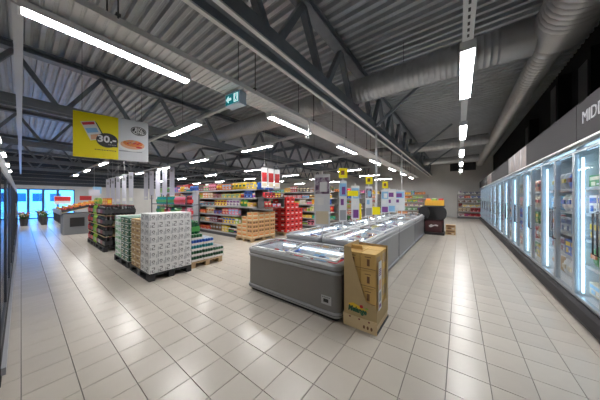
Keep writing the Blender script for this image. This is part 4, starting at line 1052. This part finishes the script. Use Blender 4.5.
holder(4.35, 2.0, 0.17, math.radians(35), 'narrow poster holder with a raised yellow card, second on the island', ('light blue', 'purple', 'grey'), yellow=0.19)
holder(5.05, 1.92, 0.20, math.radians(35), 'white poster holder third on the island, beside a yellow bin', ('light blue', 'white', 'purple'))
holder(6.05, 1.95, 0.20, math.radians(35), 'poster holder fourth on the island with small yellow card', ('purple', 'light blue', 'grey'), yellow=0.2)
holder(7.7, 1.90, 0.26, math.radians(35), 'poster holder fifth on the island with yellow card on top', ('light blue', 'white', 'purple'), yellow=0.2)
holder(8.3, 1.95, 0.50, math.radians(35), 'wide white poster holder with purple flowers print near the island end', ('white', 'purple', 'light blue'))
holder(9.6, 1.95, 0.60, math.radians(35), 'wide poster holder at the far end of the island', ('light blue', 'purple', 'white'))
for k, (x, y, z, ww, hh) in enumerate(((-2.3, 4.9, 1.66, 0.26, 0.13), (-2.25, 5.3, 1.05, 0.12, 0.42), (-2.0, 6.6, 1.10, 0.32, 0.24))):
    t = thing('price_sign', ['wide yellow price card raised above the island freezers', 'tall narrow yellow price sign on the island', 'yellow price board low on the island beside the power pole'][k], 'sign', (-2.077, y, 0.866), math.radians(35), 'yellow price signs')
    MB().box(-ww/2, ww/2, -0.006, 0.006, z-0.866, z-0.866+hh).build('board', M_yel, t); MB().box(-0.008, 0.008, 0.006, 0.02, 0.012, z-0.866+hh*0.6).build('stick', M_white, t); MB().box(-0.06, 0.06, -0.02, 0.04, 0.0, 0.012).build('foot', M_white, t)
# power poles dropping to the island
t = thing('power_pole', 'white power pole dropping from the truss to the island freezers', 'pole', (-2.077, 6.72, 0.87), world=True)
MB().box(-2.10, -2.05, 6.70, 6.745, 0.87, 3.62).build('profile', M_white, t); MB().box(-2.115, -2.035, 6.68, 6.70, 1.2, 1.45).build('socket', M_signw, t)
t = thing('power_pole', 'thin white power pole at the far end of the island', 'pole', (-2.077, 10.45, 0.87), world=True)
MB().box(-2.095, -2.06, 10.43, 10.465, 0.87, 3.62).build('profile', M_white, t); MB().box(-2.105, -2.05, 10.41, 10.43, 1.2, 1.4).build('socket', M_signw, t)

# ------------------------------------------------------------------ BLACK PROMOTION STAND at the island end
t = thing('promotion_stand', 'black tiered promotion stand past the end of the island freezers', 'stand', (-0.9, 11.2, 0), world=True)
MB().box(-1.40, -0.50, 10.95, 11.75, 0.0, 0.10).build('base', M_black, t)
MB().box(-1.36, -0.54, 11.25, 11.72, 0.10, 1.22).build('body', M_black, t)
lb = MB().poly([(-1.20, 0.12), (-0.60, 0.12), (-0.56, 0.62), (-1.22, 0.62)], 10.97, 11.24); lb.build('front_bin', mat('bin_maroon', (0.05, 0.012, 0.015), 0.4), t)
lgm2 = MB().poly([(-1.08,0.40),(-0.98,0.47),(-0.92,0.43),(-0.82,0.46),(-0.72,0.44),(-0.74,0.38),(-0.86,0.40),(-0.94,0.35),(-1.0,0.32),(-1.06,0.34)], 10.965, 10.97); lgm2.build('logo', pm('white'), t)
MB().poly(ell(-1.28, 0.95, 0.22, 0.30, 18), 11.0, 11.24).build('round_bin', M_black, t)
MB().poly(ell(-0.62, 0.95, 0.20, 0.30, 18), 11.0, 11.24).build('round_bin', M_black, t)
MB().box(-1.26, -0.50, 11.02, 11.62, 1.23, 1.28).build('shelf', M_dark, t)
cy = MB().box(-1.24, -0.52, 11.05, 11.07, 1.29, 1.52).box(-1.24, -0.52, 11.56, 11.58, 1.29, 1.52).box(-1.24, -1.22, 11.07, 11.56, 1.29, 1.52).box(-0.54, -0.52, 11.07, 11.56, 1.29, 1.52).box(-1.22, -0.54, 11.07, 11.56, 1.281, 1.30)
tag(cy.build('yellow_crate', mat('crate_yellow', (0.78, 0.42, 0.04), 0.5), org=(-0.88, 11.3, 1.281)), 'yellow orange crate on top of the black promotion stand', 'crate')
for k in range(6):
    c = ['orange', 'lime green', 'red', 'yellow', 'green', 'orange'][k]
    o = link('bag', product_mesh('bag', c, 'yellow' if c != 'yellow' else 'red'), None, (-1.12+0.24*(k % 3), 11.2+0.2*(k//3), 1.30+0.06), random.uniform(-.2, .2)); o.scale = (1.1, 0.9, 1.1)
    tag(o, '%s bag in the yellow crate, %s row, %s from left' % (c, ['front', 'back'][k//3], ORD[k % 3]), 'bag', 'bags in the yellow crate')
for k in range(2):
    o = link('case', product_mesh('case', ['tan', 'tan'][k], 'brown'), None, (-0.30, 11.5, 0.0+0.226*k)); tag(o, '%s tan case on the floor right of the black stand' % ['lower', 'upper'][k], 'case', 'tan cases')

# ------------------------------------------------------------------ WALL COOLER on the left edge
M_cool = mat('cooler_dark', (0.05, 0.055, 0.065), 0.45)
CL = 2.5
cz = {}
cz['body'] = MB().box(0, CL, -0.95, -0.88, 0, 2.05).box(0, 0.04, -0.88, -0.14, 0.12, 2.05).box(CL-0.04, CL, -0.88, -0.14, 0.12, 2.05).mesh('body', M_cool)
cz['canopy'] = MB().poly([(0, 1.86), (CL, 1.86), (CL, 2.06), (0, 2.06)], -0.30, -0.12).mesh('canopy', mat('canopy_grey', (0.20, 0.22, 0.25), 0.4))
cz['base'] = MB().box(0, CL, -0.88, -0.16, 0, 0.12).box(0, CL, -0.16, -0.10, 0.05, 0.34).mesh('base', M_charcoal)
cz['bumper'] = MB().box(0, CL, -0.10, -0.075, 0.14, 0.20).mesh('bumper', M_bump)
cz['shelf'] = MB().box(0.04, CL-0.04, -0.86, -0.32, 0, 0.02).box(0.04, CL-0.04, -0.32, -0.31, -0.02, 0.035, 1).mesh('shelf', [M_shelf, M_price])
cz['light'] = MB().box(0.06, CL-0.06, -0.29, -0.27, 1.84, 1.858).mesh('light_strip', mat('cooler_led', (0.75, 0.9, 1.0), 0.5, emit=4.0))
cz['door'] = MB().box(0.0, 0.03, -0.125, -0.10, 0.36, 1.86).box(CL/2-0.03, CL/2-0.002, -0.125, -0.10, 0.36, 1.86).box(0.03, CL/2-0.03, -0.125, -0.10, 0.36, 0.39).box(0.03, CL/2-0.03, -0.125, -0.10, 1.83, 1.86).mesh('door', M_cool)
cz['pane'] = MB().box(0.03, CL/2-0.03, -0.116, -0.110, 0.39, 1.83).mesh('pane', M_glass)
for k in range(6):
    x0 = -5.5-CL*k
    t = thing('wall_cooler', 'dark refrigerated wall cooler on the left, %s from the camera' % ORD[k], 'cooler', (x0, 0, 0), group='wall coolers')
    for nme in ('body', 'canopy', 'base', 'bumper'): link(nme, cz[nme], t)
    link('light_strip', cz['light'], t)
    for z in (0.34, 0.72, 1.08, 1.44): link('shelf', cz['shelf'], t, (0, 0, z))
    for q in range(2): d = link('door', cz['door'], t, (q*CL/2, 0, 0)); link('pane', cz['pane'], d)
    if k < 5:
        for si, z in enumerate((0.34, 0.72, 1.08, 1.44)):
            # viewer faces -Y: left to right is -X
            fill((x0+CL-0.06, -0.325), (-1, 0), CL-0.12, PI, z+0.022, 0.31, '%s shelf, %s wall cooler' % (['bottom', 'third', 'second', 'top'][si], ORD[k]), 'goods in the wall coolers', ['carton', 'tub', 'bag', 'pack'], ['white', 'green', 'light blue', 'red', 'yellow', 'dark green', 'black'], (2, 4), 1.35, 0.03, 'chilled_')
t = thing('notice_board', 'pale notice fixed to the cooler door on the left', 'sign', (-11.0, -0.09, 1.0), world=True)
MB().box(-11.2, -10.9, -0.098, -0.088, 1.0, 1.45).build('sheet', M_banner, t); MB().box(-11.17, -10.93, -0.0878, -0.0865, 1.2, 1.4).build('print', pm('light blue'), t)
